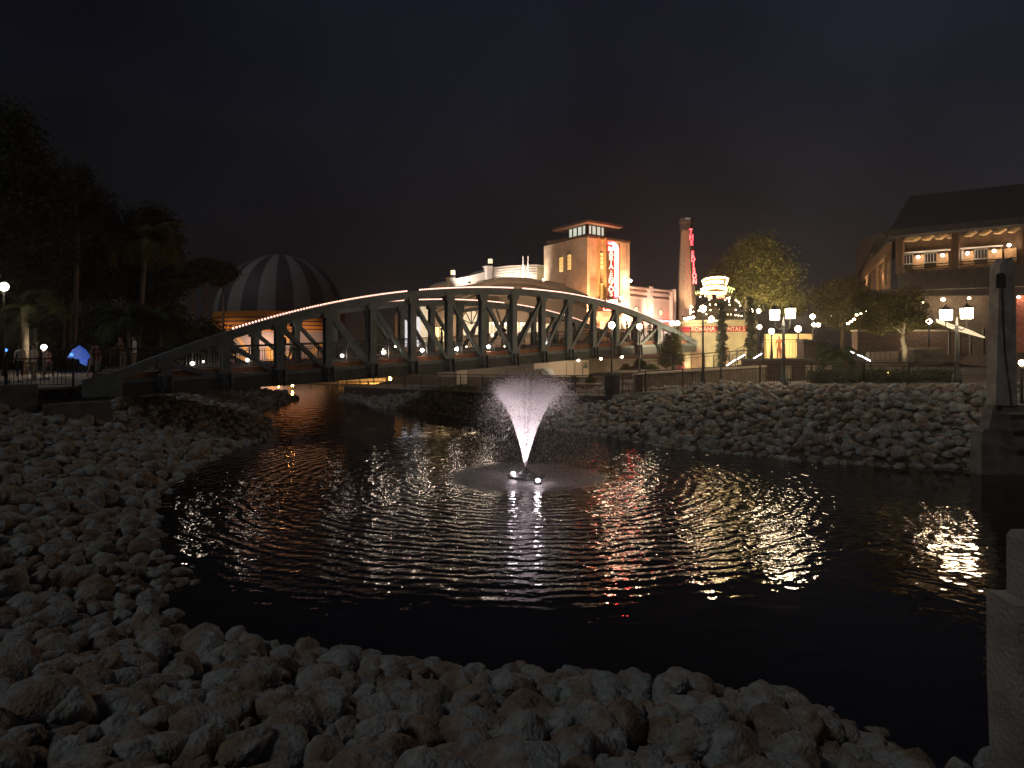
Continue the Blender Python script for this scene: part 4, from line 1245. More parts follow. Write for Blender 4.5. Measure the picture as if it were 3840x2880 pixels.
c.lathe((bc.x, bc.y, bc.z - br - 3.6), [(.5, 0), (2.4, 0), (2.4, 1.1), (2.2, 1.1), (2.2, .2)], 20)
c.build('gondola', m_steeld, bal)
for k, (dx, pw) in enumerate(((-16, 13000), (2, 15000), (20, 13000))):
    fixture((bc.x + dx, bc.y - 24, 2.2), (bc.x + dx * .2, bc.y - 8, bc.z - 7), 'balloon_floodlight', ['amber floodlight left of the striped balloon', 'amber floodlight in front of the striped balloon', 'amber floodlight right of the striped balloon'][k], pw, (1, .66, .40), 50, .4)

# ------------------------------------------------------------------ right-hand lodge
LD = Plane(3370, 52, 3900, 46.2); LS = Plane(3370, 52, 3225, 82)
lodge = thing('galleried_lodge', LD.pt(3500, 1300), 'large dark hip roofed brick lodge with a lamplit upper gallery', 'building')
m_roof = mat('dark_shingle', (.045, .04, .045), .9, 8, .4, .5, 12)
m_lodge = mat('lodge_wood', (.20, .125, .075), .8, 3, .3, .2, 10)
c = MB(); LD.poly(c, [(3370, 880), (3900, 835), (3900, 1000), (3370, 1030)], -1.8, .3); c.build('gallery_wall', m_lodge, lodge)
c = MB(); LD.poly(c, [(3370, 1025), (3900, 985), (3900, 1070), (3370, 1090)], .2, 2.3); c.build('gallery_floor', mat('dark_timber', (.05, .038, .032), .8, 4, .3), lodge)
c = MB(); LD.poly(c, [(3300, 1088), (3900, 1066), (3900, 1400), (3300, 1330)], -1.2, 6); c.build('lower_wall', mat('lodge_brick', (.11, .085, .065), .9, 5, .3, .4, 14), lodge)
c = MB(); LD.poly(c, [(3340, 1092), (3900, 1075), (3900, 1105), (3340, 1112)], 1.2, .3); c.build('fascia', mat('dark_timber', (.05, .04, .03)), lodge)
for x in (3358, 3568, 3835):
    c = MB(); LD.rect(c, x, 860, x + 26, 1030, .1, .5); c.build('post', mat('lodge_post', (.14, .075, .045), .8, 3, .2), lodge)
c = MB()
for x in (3378, 3402, 3452, 3502, 3545, 3612, 3668, 3722, 3775): LD.poly(c, [(x, 905 - (x - 3375) * .09), (x + 30, 885 - (x - 3375) * .09), (x + 50, 885 - (x - 3375) * .09), (x + 20, 905 - (x - 3375) * .09)], .0, .8)
c.build('rafter', mat('rafter_pale', (.75, .52, .27), .8, 3, .15), lodge)
c = MB()
LD.poly(c, [(3374, 947), (3562, 933), (3562, 938), (3374, 953)], -1.3, .2); LD.poly(c, [(3600, 930), (3760, 918), (3760, 923), (3600, 935)], -1.3, .2)
c.build('white_beam', m_white, lodge)
for (x0, x1) in ((3375, 3423), (3467, 3512), (3605, 3612), (3655, 3702)):
    y = 956 - (x0 - 3375) * .075
    c = MB(); LD.rect(c, x0, y, x1, y + 38, -1.35, .1); w = c.build('window', m_white, lodge)
    c = MB(); LD.rect(c, x0 + 2, y + 2, x1 - 2, y + 34, -1.3, .04); c.build('pane', mat('dark_glass', (.03, .03, .035), .1), w)
    c = MB()
    for k in range(1, 4): LD.rect(c, x0 + (x1 - x0) * k / 4 - .6, y + 2, x0 + (x1 - x0) * k / 4 + .6, y + 34, -1.24, .03)
    c.build('glazing_bar', m_white, w)
for (x0, x1) in ((3423, 3465), (3512, 3556), (3612, 3652), (3704, 3758), (3766, 3812)):
    y = 962 - (x0 - 3375) * .075
    c = MB(); LD.rect(c, x0, y, x1, y + 52, -1.3, .1); c.build('wall_panel', mat('wall_panel_tan', (.42, .27, .15), .8), lodge)
for px, py in ((3443, 964), (3535, 957), (3628, 950), (3728, 941), (3784, 919)):
    q = LD.pt(px, py, -.95)
    c = MB(); c.ball(q, .11, 10, 6); c.build('gallery_lamp', glow('gallery_lamp_glow', (1, .84, .66), 18), lodge)
    plight('gallery_light', q + Vector((-.15, -.3, -.05)), 16, (1, .66, .38), .1, lodge)
c = MB()
for y0 in (1004, 1014): 
    c.bar(LD.pt(3372, y0 - 4, .05), LD.pt(3900, y0 - 44, .05), .06, .06)
c.build('gallery_rail', m_black, lodge)
for px, py, g_ in ((3537, 1123, 1), (3634, 1118, 0), (3462, 1136, 0), (3820, 1114, 0)):
    q = LD.pt(px, py, -.6)
    c = MB(); c.ball(q, .14 if g_ else .10, 10, 6, .7); c.build('soffit_lamp', g_lamp, lodge)
    plight('soffit_light', q + Vector((0, -.3, -.1)), 14, (1, .72, .5), .1, lodge)
# hip roof
def LP(px, py, dy): 
    q = LD.pt(px, py, 0); return Vector((q.x, q.y + dy, q.z + (dy) * (HY - py) / F))
e0, e1 = LD.pt(3340, 862, 1.4), LD.pt(3960, 838, 1.4)
zE = e0.z; e1.z = zE
rdg0, rdg1 = P(3412, 735, 58), P(3990, 672, 53)
s0 = P(3250, 850, 70); s0.z = zE
c = MB(); c.add([e0, e1, rdg1, rdg0, s0, rdg0 + Vector((6, 14, 0)), rdg1 + Vector((3, 12, 0)), e0 + Vector((0, 0, -.45)), e1 + Vector((0, 0, -.45)), s0 + Vector((0, 0, -.45))],
      [(0, 1, 2, 3), (0, 3, 5, 4), (3, 2, 6, 5), (0, 7, 8, 1), (0, 4, 9, 7), (7, 9, 8)])
c.build('roof', m_roof, lodge)
# side wing
w0, w1 = P(3345, 925, 51.5), P(3225, 1055, 84)
sd = Vector((w1.x - w0.x, w1.y - w0.y, 0))
c = MB(); c.add([P(3345, 905, 53), P(3338, 1085, 53), P(3222, 1086, 78), P(3222, 1040, 78), P(3262, 950, 66)], [(0, 1, 2, 3, 4)]); c.build('side_wall', m_lodge, lodge)
c = MB(); c.add([P(3352, 862, 51), P(3300, 868, 51), P(3218, 905, 64), P(3200, 1060, 82), P(3222, 1040, 78), P(3262, 950, 66), P(3345, 905, 53)], [(0, 1, 2, 3, 4, 5, 6)]); c.build('side_roof', mat('black_shingle', (.015, .014, .016), .95), lodge)
c = MB()
c.bar(P(3228, 1060, 77), P(3322, 958, 53), .2, .2); c.bar(P(3232, 1085, 77), P(3335, 985, 53), .12, .12)
for f_ in (.15, .45, .75, .98): c.bar(P(3228, 1060, 77).lerp(P(3322, 958, 53), f_) - Vector((0, 0, 2.2)), P(3228, 1060, 77).lerp(P(3322, 958, 53), f_), .18, .18)
c.build('side_rail', mat('rafter_tan', (.3, .2, .1)), lodge)
plight('side_light', P(3300, 1040, 57), 45, (1, .5, .25), .3, lodge)
plight('side_light', P(3240, 1060, 70), 60, (1, .5, .25), .3, lodge)
c = MB(); LD.poly(c, [(3812, 1105), (3900, 1100), (3900, 1330), (3812, 1320)], -.9, .2); c.build('red_brick_bay', mat('red_brick', (.32, .11, .075), .9, 5, .3), lodge)
plight('bay_light', LD.pt(3850, 1150, 1.5), 40, (1, .6, .45), .3, lodge)

# sloped awning by the lodge; emission stands in for light from beneath
aw = thing('lit_awning', P(3620, 1240, 44), 'cream sloping awning strips glowing below the twin lanterns right', 'awning')
for q in ([(3592, 1229), (3640, 1238), (3695, 1264), (3690, 1268), (3592, 1242)], [(3553, 1211), (3586, 1222), (3586, 1228), (3556, 1226)]):
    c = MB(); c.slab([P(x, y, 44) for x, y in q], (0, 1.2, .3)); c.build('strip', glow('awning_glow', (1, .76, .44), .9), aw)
c = MB()
for x in (3560, 3600, 3640, 3690): c.bar(P(x, 1232, 44.5), P(x, 1330, 44.5), .1, .1)
c.build('pole', m_black, aw)

# ------------------------------------------------------------------ walls, terraces and walks on the right
def wall(name, pts, Y, thick, m, label, cat='wall', cap=None, dz=0):
    w = thing(name, P(pts[0][0], pts[0][1], Y), label, cat)
    c = MB(); c.slab([P(x, y, Y) for x, y in pts], (0, thick, 0)); c.build('wall_body', m, w)
    if cap:
        c = MB(); a = P(pts[0][0], pts[0][1], Y); b = P(pts[1][0], pts[1][1], Y)
        c.bar(a + Vector((-.05, thick / 2, .06)), b + Vector((.05, thick / 2, .06)), thick + .14, .12); c.build('coping', cap, w)
    return w
m_cap = mat('pale_coping', (.42, .36, .29), .85, 3, .15)
wall('terrace_wall', [(2872, 1252), (3052, 1252), (3030, 1352), (2872, 1352)], 56, .4, mat('amber_stucco', (.55, .40, .20), .85, 1, .1), 'amber lit stucco terrace wall behind the twin lantern post')
plight('terrace_light', P(2930, 1300, 53.5), 160, (1, .68, .30), .25)
plight('terrace_light', P(3010, 1285, 53.5), 100, (1, .68, .30), .25)
wall('brick_block', [(3015, 1281), (3112, 1281), (3112, 1348), (3015, 1348)], 47, 1.2, m_brick, 'dark brick block beside the palm and the amber wall', cap=m_concd)
wall('retaining_wall', [(2796, 1353), (3245, 1351), (3245, 1438), (2796, 1438)], 43, .8, m_brick, 'long low dark brick retaining wall behind the promenade fence', cap=m_concd)
for k, (x0, x1, y0, y1) in enumerate(((2943, 2968, 1372, 1420), (3024, 3122, 1370, 1430), (2820, 2845, 1366, 1392))):
    wall('wall_panel', [(x0, y0), (x1, y0), (x1, y1), (x0, y1)], 42.9, .1, m_tan, ['narrow tan panel set in the low dark brick wall', 'wide tan panel in the low dark brick wall beside the palm', 'small square tan panel in the low dark brick wall'][k])
wall('upper_wall', [(3215, 1243), (3640, 1243), (3640, 1330), (3215, 1330)], 50, .8, m_brick, 'tall dark brick wall under the lodge with a long pale coping', cap=m_cap)
wall('stair_wall', [(3262, 1322), (3372, 1318), (3372, 1362), (3262, 1362)], 44, .5, m_tan, 'short tan wall with dark rails left of the crooked tree trunk')
wall('step_wall', [(3425, 1312), (3528, 1310), (3540, 1365), (3425, 1365)], 42, 1.4, m_concd, 'low stepped wall with bright coping right of the crooked tree trunk', cap=m_cap)
wall('ramp_wall', [(2380, 1410), (2870, 1376), (2870, 1446), (2380, 1470)], 37.6, .4, mat('ramp_brick', (.20, .16, .12), .9, 4, .25, .3, 12), 'sloping brown brick ramp wall behind the middle railing', cap=m_cap)
wall('lower_wall', [(2210, 1345), (2545, 1345), (2545, 1412), (2210, 1412)], 60, .5, mat('lower_stucco', (.40, .33, .24), .9, 1, .2), 'tan wall beneath the right end of the bridge')
plight('undercroft_light', P(2420, 1370, 55), 110, (1, .74, .5), .3)
hb = wall('hoarding', [(2002, 1350), (2208, 1350), (2208, 1412), (2002, 1412)], 58, .1, mat('hoarding_panel', (.62, .50, .36), .8, .5, .06), 'pale tan hoarding with a small green emblem under the bridge', 'hoarding')
c = MB()
for x in (2124, 2155, 2185): c.slab([P(x, 1362, 57.95), P(x + 1.6, 1362, 57.95), P(x + 1.6, 1410, 57.95), P(x, 1410, 57.95)], (0, .05, 0))
c.build('joint', m_brick, hb)
c = MB(); c.slab([P(x, y, 57.9) for x, y in ((2188, 1380), (2189, 1371), (2192, 1369), (2193, 1362), (2196, 1358), (2199, 1362), (2200, 1369), (2203, 1372), (2203, 1380))], (0, .04, 0)); c.build('emblem', mat('emblem_green', (.10, .17, .09), .8), hb)
plight('hoarding_light', P(2110, 1365, 55.5), 110, (1, .80, .6), .3)
hb2 = wall('far_hoarding', [(1640, 1368), (2000, 1358), (2000, 1412), (1640, 1412)], 62, .1, mat('far_panel', (.34, .29, .23), .85, .5, .1), 'grey tan screen wall under the middle of the bridge')
c = MB(); c.slab([P(1712, 1366, 61.6), P(1750, 1364, 61.6), P(1750, 1446, 61.6), P(1712, 1446, 61.6)], (0, .3, 0)); c.build('pier', m_cream, hb2)
plight('hoarding_light', P(1790, 1385, 58), 80, (1, .74, .5), .3)
cvs = thing('covered_boat', P(2040, 1408, 56), 'small boat under a pale grey canvas cover against the hoarding', 'boat')
c = MB(); c.slab([P(x, y, 56) for x, y in ((2004, 1408), (2006, 1390), (2016, 1382), (2066, 1380), (2074, 1392), (2079, 1408))], (0, 2.0, -.1)); c.build('canvas_cover', mat('canvas', (.40, .40, .35), .9, 3, .15), cvs)
c = MB(); c.tube([P(2030, 1383, 55.9), P(2050, 1396, 55.9), P(2062, 1408, 55.9)], .04, 5); c.build('tie_rope', m_black, cvs)
# paving slabs of the lower walk
def strip(name, a, label, m=m_paving):
    c = MB()
    pts = [(x, y, z) for x, y, z in a]
    c.slab(pts, (0, 0, .06)); o = c.build(name, m); tag(o, label, kind='structure')
RB = [(1300, 1447, 60), (1650, 1462, 49), (1900, 1472, 43.5), (2050, 1478, 41), (2270, 1481, 38.3), (2420, 1470, 36.6), (2850, 1448, 35.2), (3240, 1442, 34.5), (3580, 1442, 34)]
rb = [P(*q) for q in RB]
c = MB()
for a, b in zip(rb[:-1], rb[1:]):
    n_ = Vector((-(b - a).y, (b - a).x, 0)).normalized()
    a2, b2 = a + n_ * 4.2, b + n_ * 4.2
    c.slab([a - n_ * .25, b - n_ * .25, b2, a2], (0, 0, -.25))
o = c.build('promenade', m_paving); tag(o, 'paved waterside promenade above the rocks', kind='structure')
def railing(pts, label, z1=1.05, sp=.13, name='railing', posts=2.2, group=None):
    t = thing(name, pts[0], label, 'railing', group)
    c = MB(); d = MB(); po = MB()
    for a, b in zip(pts[:-1], pts[1:]):
        L_ = (b - a).length
        for z, w in ((z1, .06), (z1 - .17, .03), (.1, .03)): c.bar(a + Vector((0, 0, z)), b + Vector((0, 0, z)), w, w * .8)
        for k in range(int(L_ / sp)):
            q = a.lerp(b, k * sp / L_); d.bar(q + Vector((0, 0, .1)), q + Vector((0, 0, z1 - .17)), .018, .018)
        n_ = max(1, round(L_ / posts))
        for k in range(n_ + 1):
            q = a.lerp(b, k / n_); c.bar(q, q + Vector((0, 0, z1)), .06, .06)
    c.build('rail', m_rail, t); d.build('balusters', m_rail, t)
    return t
railing([rb[0], rb[1]], 'low dark railing along the walk beneath the bridge, beside the orange lamp')
railing([rb[1], rb[2], rb[3], rb[4]], 'dark waterside railing behind the fountain spray')
railing([rb[4] + Vector((.9, 0, 0)), rb[5], rb[6]], 'dark railing with pickets climbing right of the barrel planter')
railing([rb[6], rb[7], rb[8]], 'long dark picket railing above the right rock bank')
# ramp handrail behind
rp = [P(2400, 1412, 38.5), P(2640, 1392, 38.5), P(2860, 1376, 38.5)]
railing(rp, 'sloping ramp handrail in front of the round pavilion', .95, .5)
railing([P(2862, 1350, 49), P(3030, 1347, 49)], 'upper terrace railing before the amber wall', 1.35, .22)
railing([P(2735, 1380, 50), P(2790, 1345, 54)], 'stair railing climbing right of the pavilion door', 1.0, .25)
railing([P(3262, 1358, 42.5), P(3372, 1356, 42.5)], 'short dark railing left of the crooked tree trunk', .8, .3)
# retaining kerb wall at the crest under the bridge walk
kw = MB()
for a, b in zip(rb[:5], rb[1:5]):
    kw.bar(a + Vector((0, -.35, -.42)), b + Vector((0, -.35, -.42)), .3, .75)
tag(kw.build('quay_edge', mat('dark_quay', (.05, .045, .045), .8)), 'dark quay edge below the waterside railing', 'quay')
# LED handrails and stair lights
def led(pts, Y0, Y1, label):
    t = thing('lit_handrail', P(*pts[0], Y0), label, 'handrail', None)
    a, b = P(*pts[0], Y0), P(*pts[1], Y1)
    c = MB(); c.tube([a, b], .035, 6); c.build('light_tube', g_led, t)
    c = MB(); c.bar(a - Vector((0, 0, .1)), a - Vector((0, 0, 1)), .05, .05); c.bar(b - Vector((0, 0, .1)), b - Vector((0, 0, 1)), .05, .05); c.build('baluster', m_rail, t)
led([(2725, 1371), (2758, 1349)], 49, 51, 'glowing white handrail at the bottom of the stair by the cypress')
led([(2766, 1346), (2793, 1330)], 51.5, 53, 'glowing white handrail at the top of the stair by the cypress')
led([(2822, 1347), (2858, 1325)], 50, 52, 'glowing white handrail left of the amber terrace wall')
led([(3186, 1317), (3202, 1324)], 42, 42, 'topmost glowing handrail piece right of the palm')
led([(3215, 1330), (3236, 1338)], 41.6, 41.4, 'middle glowing handrail piece right of the palm')
led([(3240, 1341), (3264, 1353)], 41.2, 41, 'lowest glowing handrail piece right of the palm')
led([(3114, 1186), (3148, 1150)], 66, 70, 'thin slanting lit rail high behind the palm')
for k, (px, py) in enumerate(((3180, 1213), (3192, 1206), (3203, 1197), (3213, 1181), (3230, 1176), (3245, 1167))):
    c = MB(); c.ball(P(px, py, 60), .12, 8, 5, .6)
    o = c.build('stair_light', g_lamp); tag(o, 'one of the small white lights stepping up a dark stair behind the trees', 'stair light', 'stair lights climbing behind the trees')
for px, py, cl, lb in ((3328, 1399, (1, .75, .2), 'small yellow garden light low in the hedge'), (3194, 1227, (.4, 1, .2), 'tiny green light below the stair lights')):
    c = MB(); c.ball(P(px, py, 36.4 if py > 1300 else 60), .07, 8, 6); o = c.build('garden_light', glow('gl%d' % py, cl, 8)); tag(o, lb, 'garden light')
    if py > 1300: plight('garden_glow', P(px, py, 36.2), 2.5, cl, .05)
# ------------------------------------------------------------------ street lamps
def globe_lamp(px, py, Y, r, label, pw=60, group='globe street lamps', zg=None, twin=0, cat='street lamp', gm=None):
    q = P(px, py, Y); zg = H(q.x, q.y) if zg is None else zg
    t = thing('street_lamp', (q.x, q.y, zg), label, cat, group)
    c = MB(); hh = q.z - r - zg
    c.lathe((q.x, q.y, zg), [(.16, 0), (.16, .12), (.11, .3), (.075, .8), (.055, 1.2), (.045, hh - .15), (.09, hh - .12), (.09, hh - .04), (.03, hh)], 10); c.build('post', m_black, t)
    xs_ = [0] if not twin else [-twin, twin]
    for dx in xs_:
        if dx:
            c = MB(); c.tube([(q.x, q.y, q.z - r * 2.5), (q.x + dx * .6, q.y, q.z - r * 2), (q.x + dx, q.y, q.z - r)], .025, 6); c.build('arm', m_black, t)
        c = MB(); c.ball((q.x + dx, q.y, q.z), r, 14, 8); c.build('globe', gm or g_lamp, t, True)
        plight('lamp_light', (q.x + dx, q.y - r * 1.6, q.z - r * .3), pw * 1.3, (1, .76, .50), r, t)
    return t
globe_lamp(2294, 1219, 38.0, .17, 'tall globe lamp rising from the barrel planter before the bridge', 60)
globe_lamp(2398, 1224, 44, .17, 'globe lamp seen through the bridge truss right of the barrel planter lamp', 60)
globe_lamp(2636, 1157, 37.2, .17, 'tallest black globe lamp, standing before the round pavilion', 75)
globe_lamp(2531, 1212, 58, .19, 'twin globe lamp at the right end of the bridge', 40, twin=.21)
globe_lamp(2831, 1166, 60, .18, 'twin globe lamp beside the second cypress', 40, twin=.30)
globe_lamp(2848, 1226, 60, .18, 'low globe lamp between the cypress and the amber wall', 40)
globe_lamp(2893, 1242, 49.5, .19, 'globe lamp at the left end of the amber wall terrace', 45, zg=3.1)
globe_lamp(2993, 1233, 49.5, .21, 'globe lamp over the right part of the amber wall terrace', 45, zg=3.1)
globe_lamp(3047, 1187, 54, .18, 'small high globe lamp left of the dark tree by the palm', 40, zg=3)
globe_lamp(3060, 1218, 64, .17, 'twin small globe lamp low behind the palm', 25, zg=3.2, twin=.22)
globe_lamp(3160, 1125, 70, .19, 'bluish lamp at the top of the slanting lit rail', 40, zg=3.2)
globe_lamp(3393, 1215, 51, .12, 'small globe lamp within the crooked tree crown', 25, zg=3.2)
globe_lamp(3484, 1205, 49, .17, 'globe lamp right of the crooked tree crown', 40, zg=3.2)
globe_lamp(3831, 1360, 27, .10, 'white lamp low at the right edge beyond the concrete pylon', 15)
globe_lamp(165, 1302, 38, .15, 'bright white globe lamp low among people on the left path', 30, gm=glow('dim_globe', (1, .93, .88), 5))
globe_lamp(15, 1075, 36, .22, 'bright flaring lamp high at the far left edge under the trees', 60, gm=glow('dim_globe', (1, .93, .88), 5))
def lantern(pxs, py, Y, pxp, label, s=.5):
    q = P(pxp, py, Y); zg = H(q.x, q.y)
    t = thing('street_lamp', (q.x, q.y, zg), label, 'street lamp', 'twin lantern posts on the promenade')
    zb_ = q.z - .55
    c = MB(); hh = zb_ - zg
    c.lathe((q.x, q.y, zg), [(.22, 0), (.22, .2), (.15, .45), (.10, .6), (.085, 1.4), (.07, hh), (.10, hh + .02), (.03, hh + .35), (.0, hh + .5)], 10); c.build('post', m_steeld, t)
    for px in pxs:
        a = P(px, py if not isinstance(py, (list, tuple)) else py[0], Y)
        dz = 0 if px < pxp else .07
        c = MB(); c.tube([(q.x, q.y, zb_ - .05), ((q.x + a.x) / 2, q.y, zb_ - .18), (a.x, q.y, zb_ - .02), (a.x, q.y, a.z - s * .48)], .03, 6)
        c.lathe((a.x, a.y, a.z - s * .55 + dz), [(.02, 0), (s * .42, 0), (s * .46, .05), (.02, .05)], 4, R(35)); c.lathe((a.x, a.y, a.z + s * .46 + dz), [(s * .60, 0), (s * .2, .16), (.03, .22), (.02, .4)], 4, R(35))
        for k in range(4):
            an = R(35) + k * math.pi / 2
            c.bar((a.x + s * .56 * math.cos(an), a.y + s * .56 * math.sin(an), a.z - s * .5 + dz), (a.x + s * .60 * math.cos(an), a.y + s * .60 * math.sin(an), a.z + s * .48 + dz), .025, .025)
        hd = c.build('lantern_frame', m_black, t)
        c = MB(); c.lathe((a.x, a.y, a.z + dz), [(s * .50, -s * .48), (s * .56, s * .46)], 4, R(35)); c.build('lantern_glass', g_lamp, hd)
        plight('lantern_light', (a.x, a.y - .55, a.z - .1), 80, (1, .78, .52), .2, t)
lantern((2905, 2964), 1181, 34.8, 2938, 'twin square lantern post in front of the amber wall', .5)
lantern((3547, 3625), 1181, 34.3, 3588, 'twin square lantern post at the right beneath the lodge', .52)
# barrel planter and small planters
b0 = P(2295, 1479, 38.0)
bpz = thing('barrel_planter', b0, 'big dark barrel shaped planter on the rocky edge before the bridge', 'planter')
c = MB(); c.lathe(b0, [(.30, -.25), (.36, 0), (.42, .25), (.42, .95), (.44, 1.0), (.40, 1.12), (.15, 1.2)], 8, .3); c.build('barrel', mat('dark_barrel', (.03, .03, .035), .8, 6, .3), bpz)
c = MB(); c.lathe(b0, [(.435, .3), (.445, .32), (.445, .38), (.435, .4)], 8, .3); c.build('hoop', m_black, bpz)
pb = thing('brick_pillar', P(2393, 1466, 36.9), 'square brown brick pillar at the foot of the ramp railing', 'pillar')
c = MB(); a = P(2393, 1466, 36.9); c.box((a.x, a.y, a.z + .35), (.36, .36, .8)); c.box((a.x, a.y, a.z + .79), (.44, .44, .08)); c.build('shaft', m_brick, pb)
# ------------------------------------------------------------------ dock with sodium lamp
dk = thing('dock', P(1250, 1440, 76), 'low floating dock lit orange across the far water under the bridge', 'dock')
c = MB(); a, b = P(1060, 1437, 82), P(1480, 1445, 76)
c.bar(a, b, 3.0, .3); c.build('deck_boards', m_deck, dk)
c = MB()
for f_ in (0.05, .3, .55, .8, .97): q = a.lerp(b, f_); c.tube([q + Vector((0, -1.4, -.6)), q + Vector((0, -1.4, .5))], .12, 8)
c.build('pile', m_concd, dk)
dl = thing('dock_lamp', P(1462, 1440, 79), 'glaring orange sodium lamp on a short post by the dock', 'lamp')
q = P(1462, 1420, 79); c = MB(); c.lathe((q.x, q.y, .1), [(.08, 0), (.05, .1), (.05, q.z - .3), (.02, q.z - .2)], 8); c.build('post', m_black, dl)
c = MB(); c.ball(q, .19, 12, 8); c.build('lamp_head', g_orange, dl)
plight('sodium', q + Vector((-1.5, -1.2, .6)), 1100, (1, .45, .10), .15, dl)
c = MB(); c.ball(P(1097, 1446, 70), .1, 8, 6); o = c.build('dock_light', g_orange); tag(o, 'small orange light at the left end of the dock', 'lamp')
c = MB(); c.ball(P(1045, 1451, 68), .07, 8, 6); o = c.build('dock_light', g_orange); tag(o, 'tiny orange light beside the rock point under the bridge', 'lamp')
# moored pontoon boats behind dock
for k, (px, l_) in enumerate(((1180, 6), (1340, 7))):
    q = P(px, 1432, 84); q.z = 0
    bt = thing('pontoon_boat', q, ['flat pontoon boat moored left along the orange lit dock', 'flat pontoon boat moored nearest the orange lamp'][k], 'boat', 'boats moored along the dock')
    c = MB(); c.tube([q + Vector((-l_ / 2, -.8, .2)), q + Vector((l_ / 2, -.8, .2))], .25, 8); c.tube([q + Vector((-l_ / 2, .8, .2)), q + Vector((l_ / 2, .8, .2))], .25, 8); c.build('pontoon', m_white, bt)
    c = MB(); c.box((q.x, q.y, .55), (l_, 2.2, .12)); c.build('boat_deck', m_deck, bt)
    c = MB(); c.box((q.x, q.y, 1.0), (l_ * .9, 2.0, .06)); 
    for sx in (-1, 1):
        for sy in (-1, 1): c.bar((q.x + sx * l_ * .42, q.y + sy * .9, .6), (q.x + sx * l_ * .42, q.y + sy * .9, 1.0), .05, .05)
    c.build('side_rail', m_white, bt)

# ------------------------------------------------------------------ concrete pylon and piers on the right
py_ = thing('concrete_pylon', P(3755, 1520, 24.5), 'tall weathered concrete pylon with a dark slot near its top', 'pylon')
Yp = 24.5
Yb = 25.0
fr = [P(3698, 1516, Yb), P(3777, 1516, Yb), P(3766, 994, Yb), P(3757, 972, Yb), P(3733, 975, Yb), P(3712, 1004, Yb)]
c = MB(); c.slab(fr, (0, -.5, 0)); c.build('shaft', m_conc, py_)
c = MB(); c.slab([P(3737, 1032, Yp - .02), P(3745, 1024, Yp - .02), P(3764, 1024, Yp - .02), P(3771, 1032, Yp - .02), P(3771, 1080, Yp - .02), P(3737, 1080, Yp - .02)], (0, .03, 0)); c.build('slot', mat('slot_dark', (.012, .012, .012), .9), py_)
c = MB(); c.tube([P(x, y, Yp - .06) for x, y in ((3757, 1080), (3759, 1180), (3768, 1330), (3783, 1440), (3792, 1520))], .022, 6); c.build('cable', m_black, py_)
c = MB(); c.slab([P(3640, 1612, 25.1), P(3652, 1600, 25.1), P(3900, 1600, 25.1), P(3900, 1790, 25.1), P(3638, 1790, 25.1)], (0, -.6, 0)); c.slab([P(3672, 1600, 25.05), P(3690, 1514, 25.05), P(3830, 1514, 25.05), P(3850, 1600, 25.05)], (0, -.5, 0)); c.build('footing', m_concd, py_)
c = MB(); c.slab([P(3737, 1524, 23.8), P(3758, 1524, 23.8), P(3758, 1540, 23.8), P(3737, 1540, 23.8)], (0, .1, 0)); c.build('weep_hole', m_black, py_)
plight_dummy = None
dk2 = thing('timber_landing', P(3880, 1640, 20), 'dark timber landing stage at the right edge below the pylon', 'landing')
c = MB()
for y0, d in ((1560, 0), (1620, -1.2), (1690, -2.2)):
    a = P(3760 + (y0 - 1560) * .15, y0, 22 + d); c.box((a.x + 3, a.y, a.z), (6, .7, .16))
c.build('beam', mat('black_timber', (.03, .026, .026), .8, 4, .4), dk2)
pr = thing('near_pier', (5, 6, 0), 'close concrete pier block rising from the water at the bottom right', 'pier')
c = MB(); c.slab([P(3698, 2212, 6.5), P(4400, 2212, 6.5), P(4400, 3400, 6.5), P(3730, 3400, 6.5), P(3700, 2500, 6.5)], (0, -.4, 0))
c.build('lower_block', m_conc, pr)
c = MB(); c.slab([P(3774, 2216, 6.46), P(3774, 2005, 6.46), P(3790, 1984, 6.46), P(4400, 1970, 6.46), P(4400, 2216, 6.46)], (0, -.3, 0)); c.build('upper_block', m_conc, pr)

# ------------------------------------------------------------------ left path, rails, parasol
lr = [Vector((-27, 22.5, 0)), Vector((-20, 24.8, 0)), Vector((-17.0, 27.9, 0))]
for q in lr: q.z = max(q.z, 2.75)
railing([Vector((q.x, q.y, 2.8)) for q in lr], 'dark path railing left of the bridge', 1.1, .14)
lp = MB(); lp.slab([(-34, 20.5, 2.72), (-20, 24.7, 2.72), (-16.9, 27.9, 2.72), (-20.4, 35.8, 2.72), (-22, 40, 2.72), (-34, 46, 2.72)], (0, 0, .09))
tag(lp.build('path', m_paving), 'paved path at the left end of the bridge', kind='structure')
lw = MB()
lw.bar((-20.1, 24.4, 2.3), (-18.3, 26.3, 2.3), .35, .8); lw.bar((-27, 22.2, 2.3), (-20.1, 24.4, 2.3), .35, .8)
tag(lw.build('path_wall', mat('dark_wall', (.06, .05, .045), .9)), 'low dark retaining wall under the left path railing', 'wall')
ps = thing('parasol', P(297, 1400, 41), 'bright blue parasol glowing above the left railing', 'parasol')
q = P(297, 1296, 41)
c = MB(); c.lathe((q.x, q.y, q.z - .75), [(.62, 0), (.60, .08), (.35, .5), (.03, .75)], 8); c.build('canopy', glow('blue_canvas_glow', (.03, .18, 1.0), .26), ps)  # canvas emits in place of a light inside the parasol
c = MB(); c.slab([q + Vector((.05, -.1, -.75)), q + Vector((.5, -.1, -.7)), q + Vector((.45, -.1, -1.15)), q + Vector((.1, -.1, -1.0))], (0, .1, 0)); c.build('side_flap', glow('blue_canvas_glow', (0, 0, 1), 1), ps)
c = MB(); c.tube([(q.x, q.y, 2.75), (q.x, q.y, q.z)], .03, 6); c.build('pole', m_black, ps)
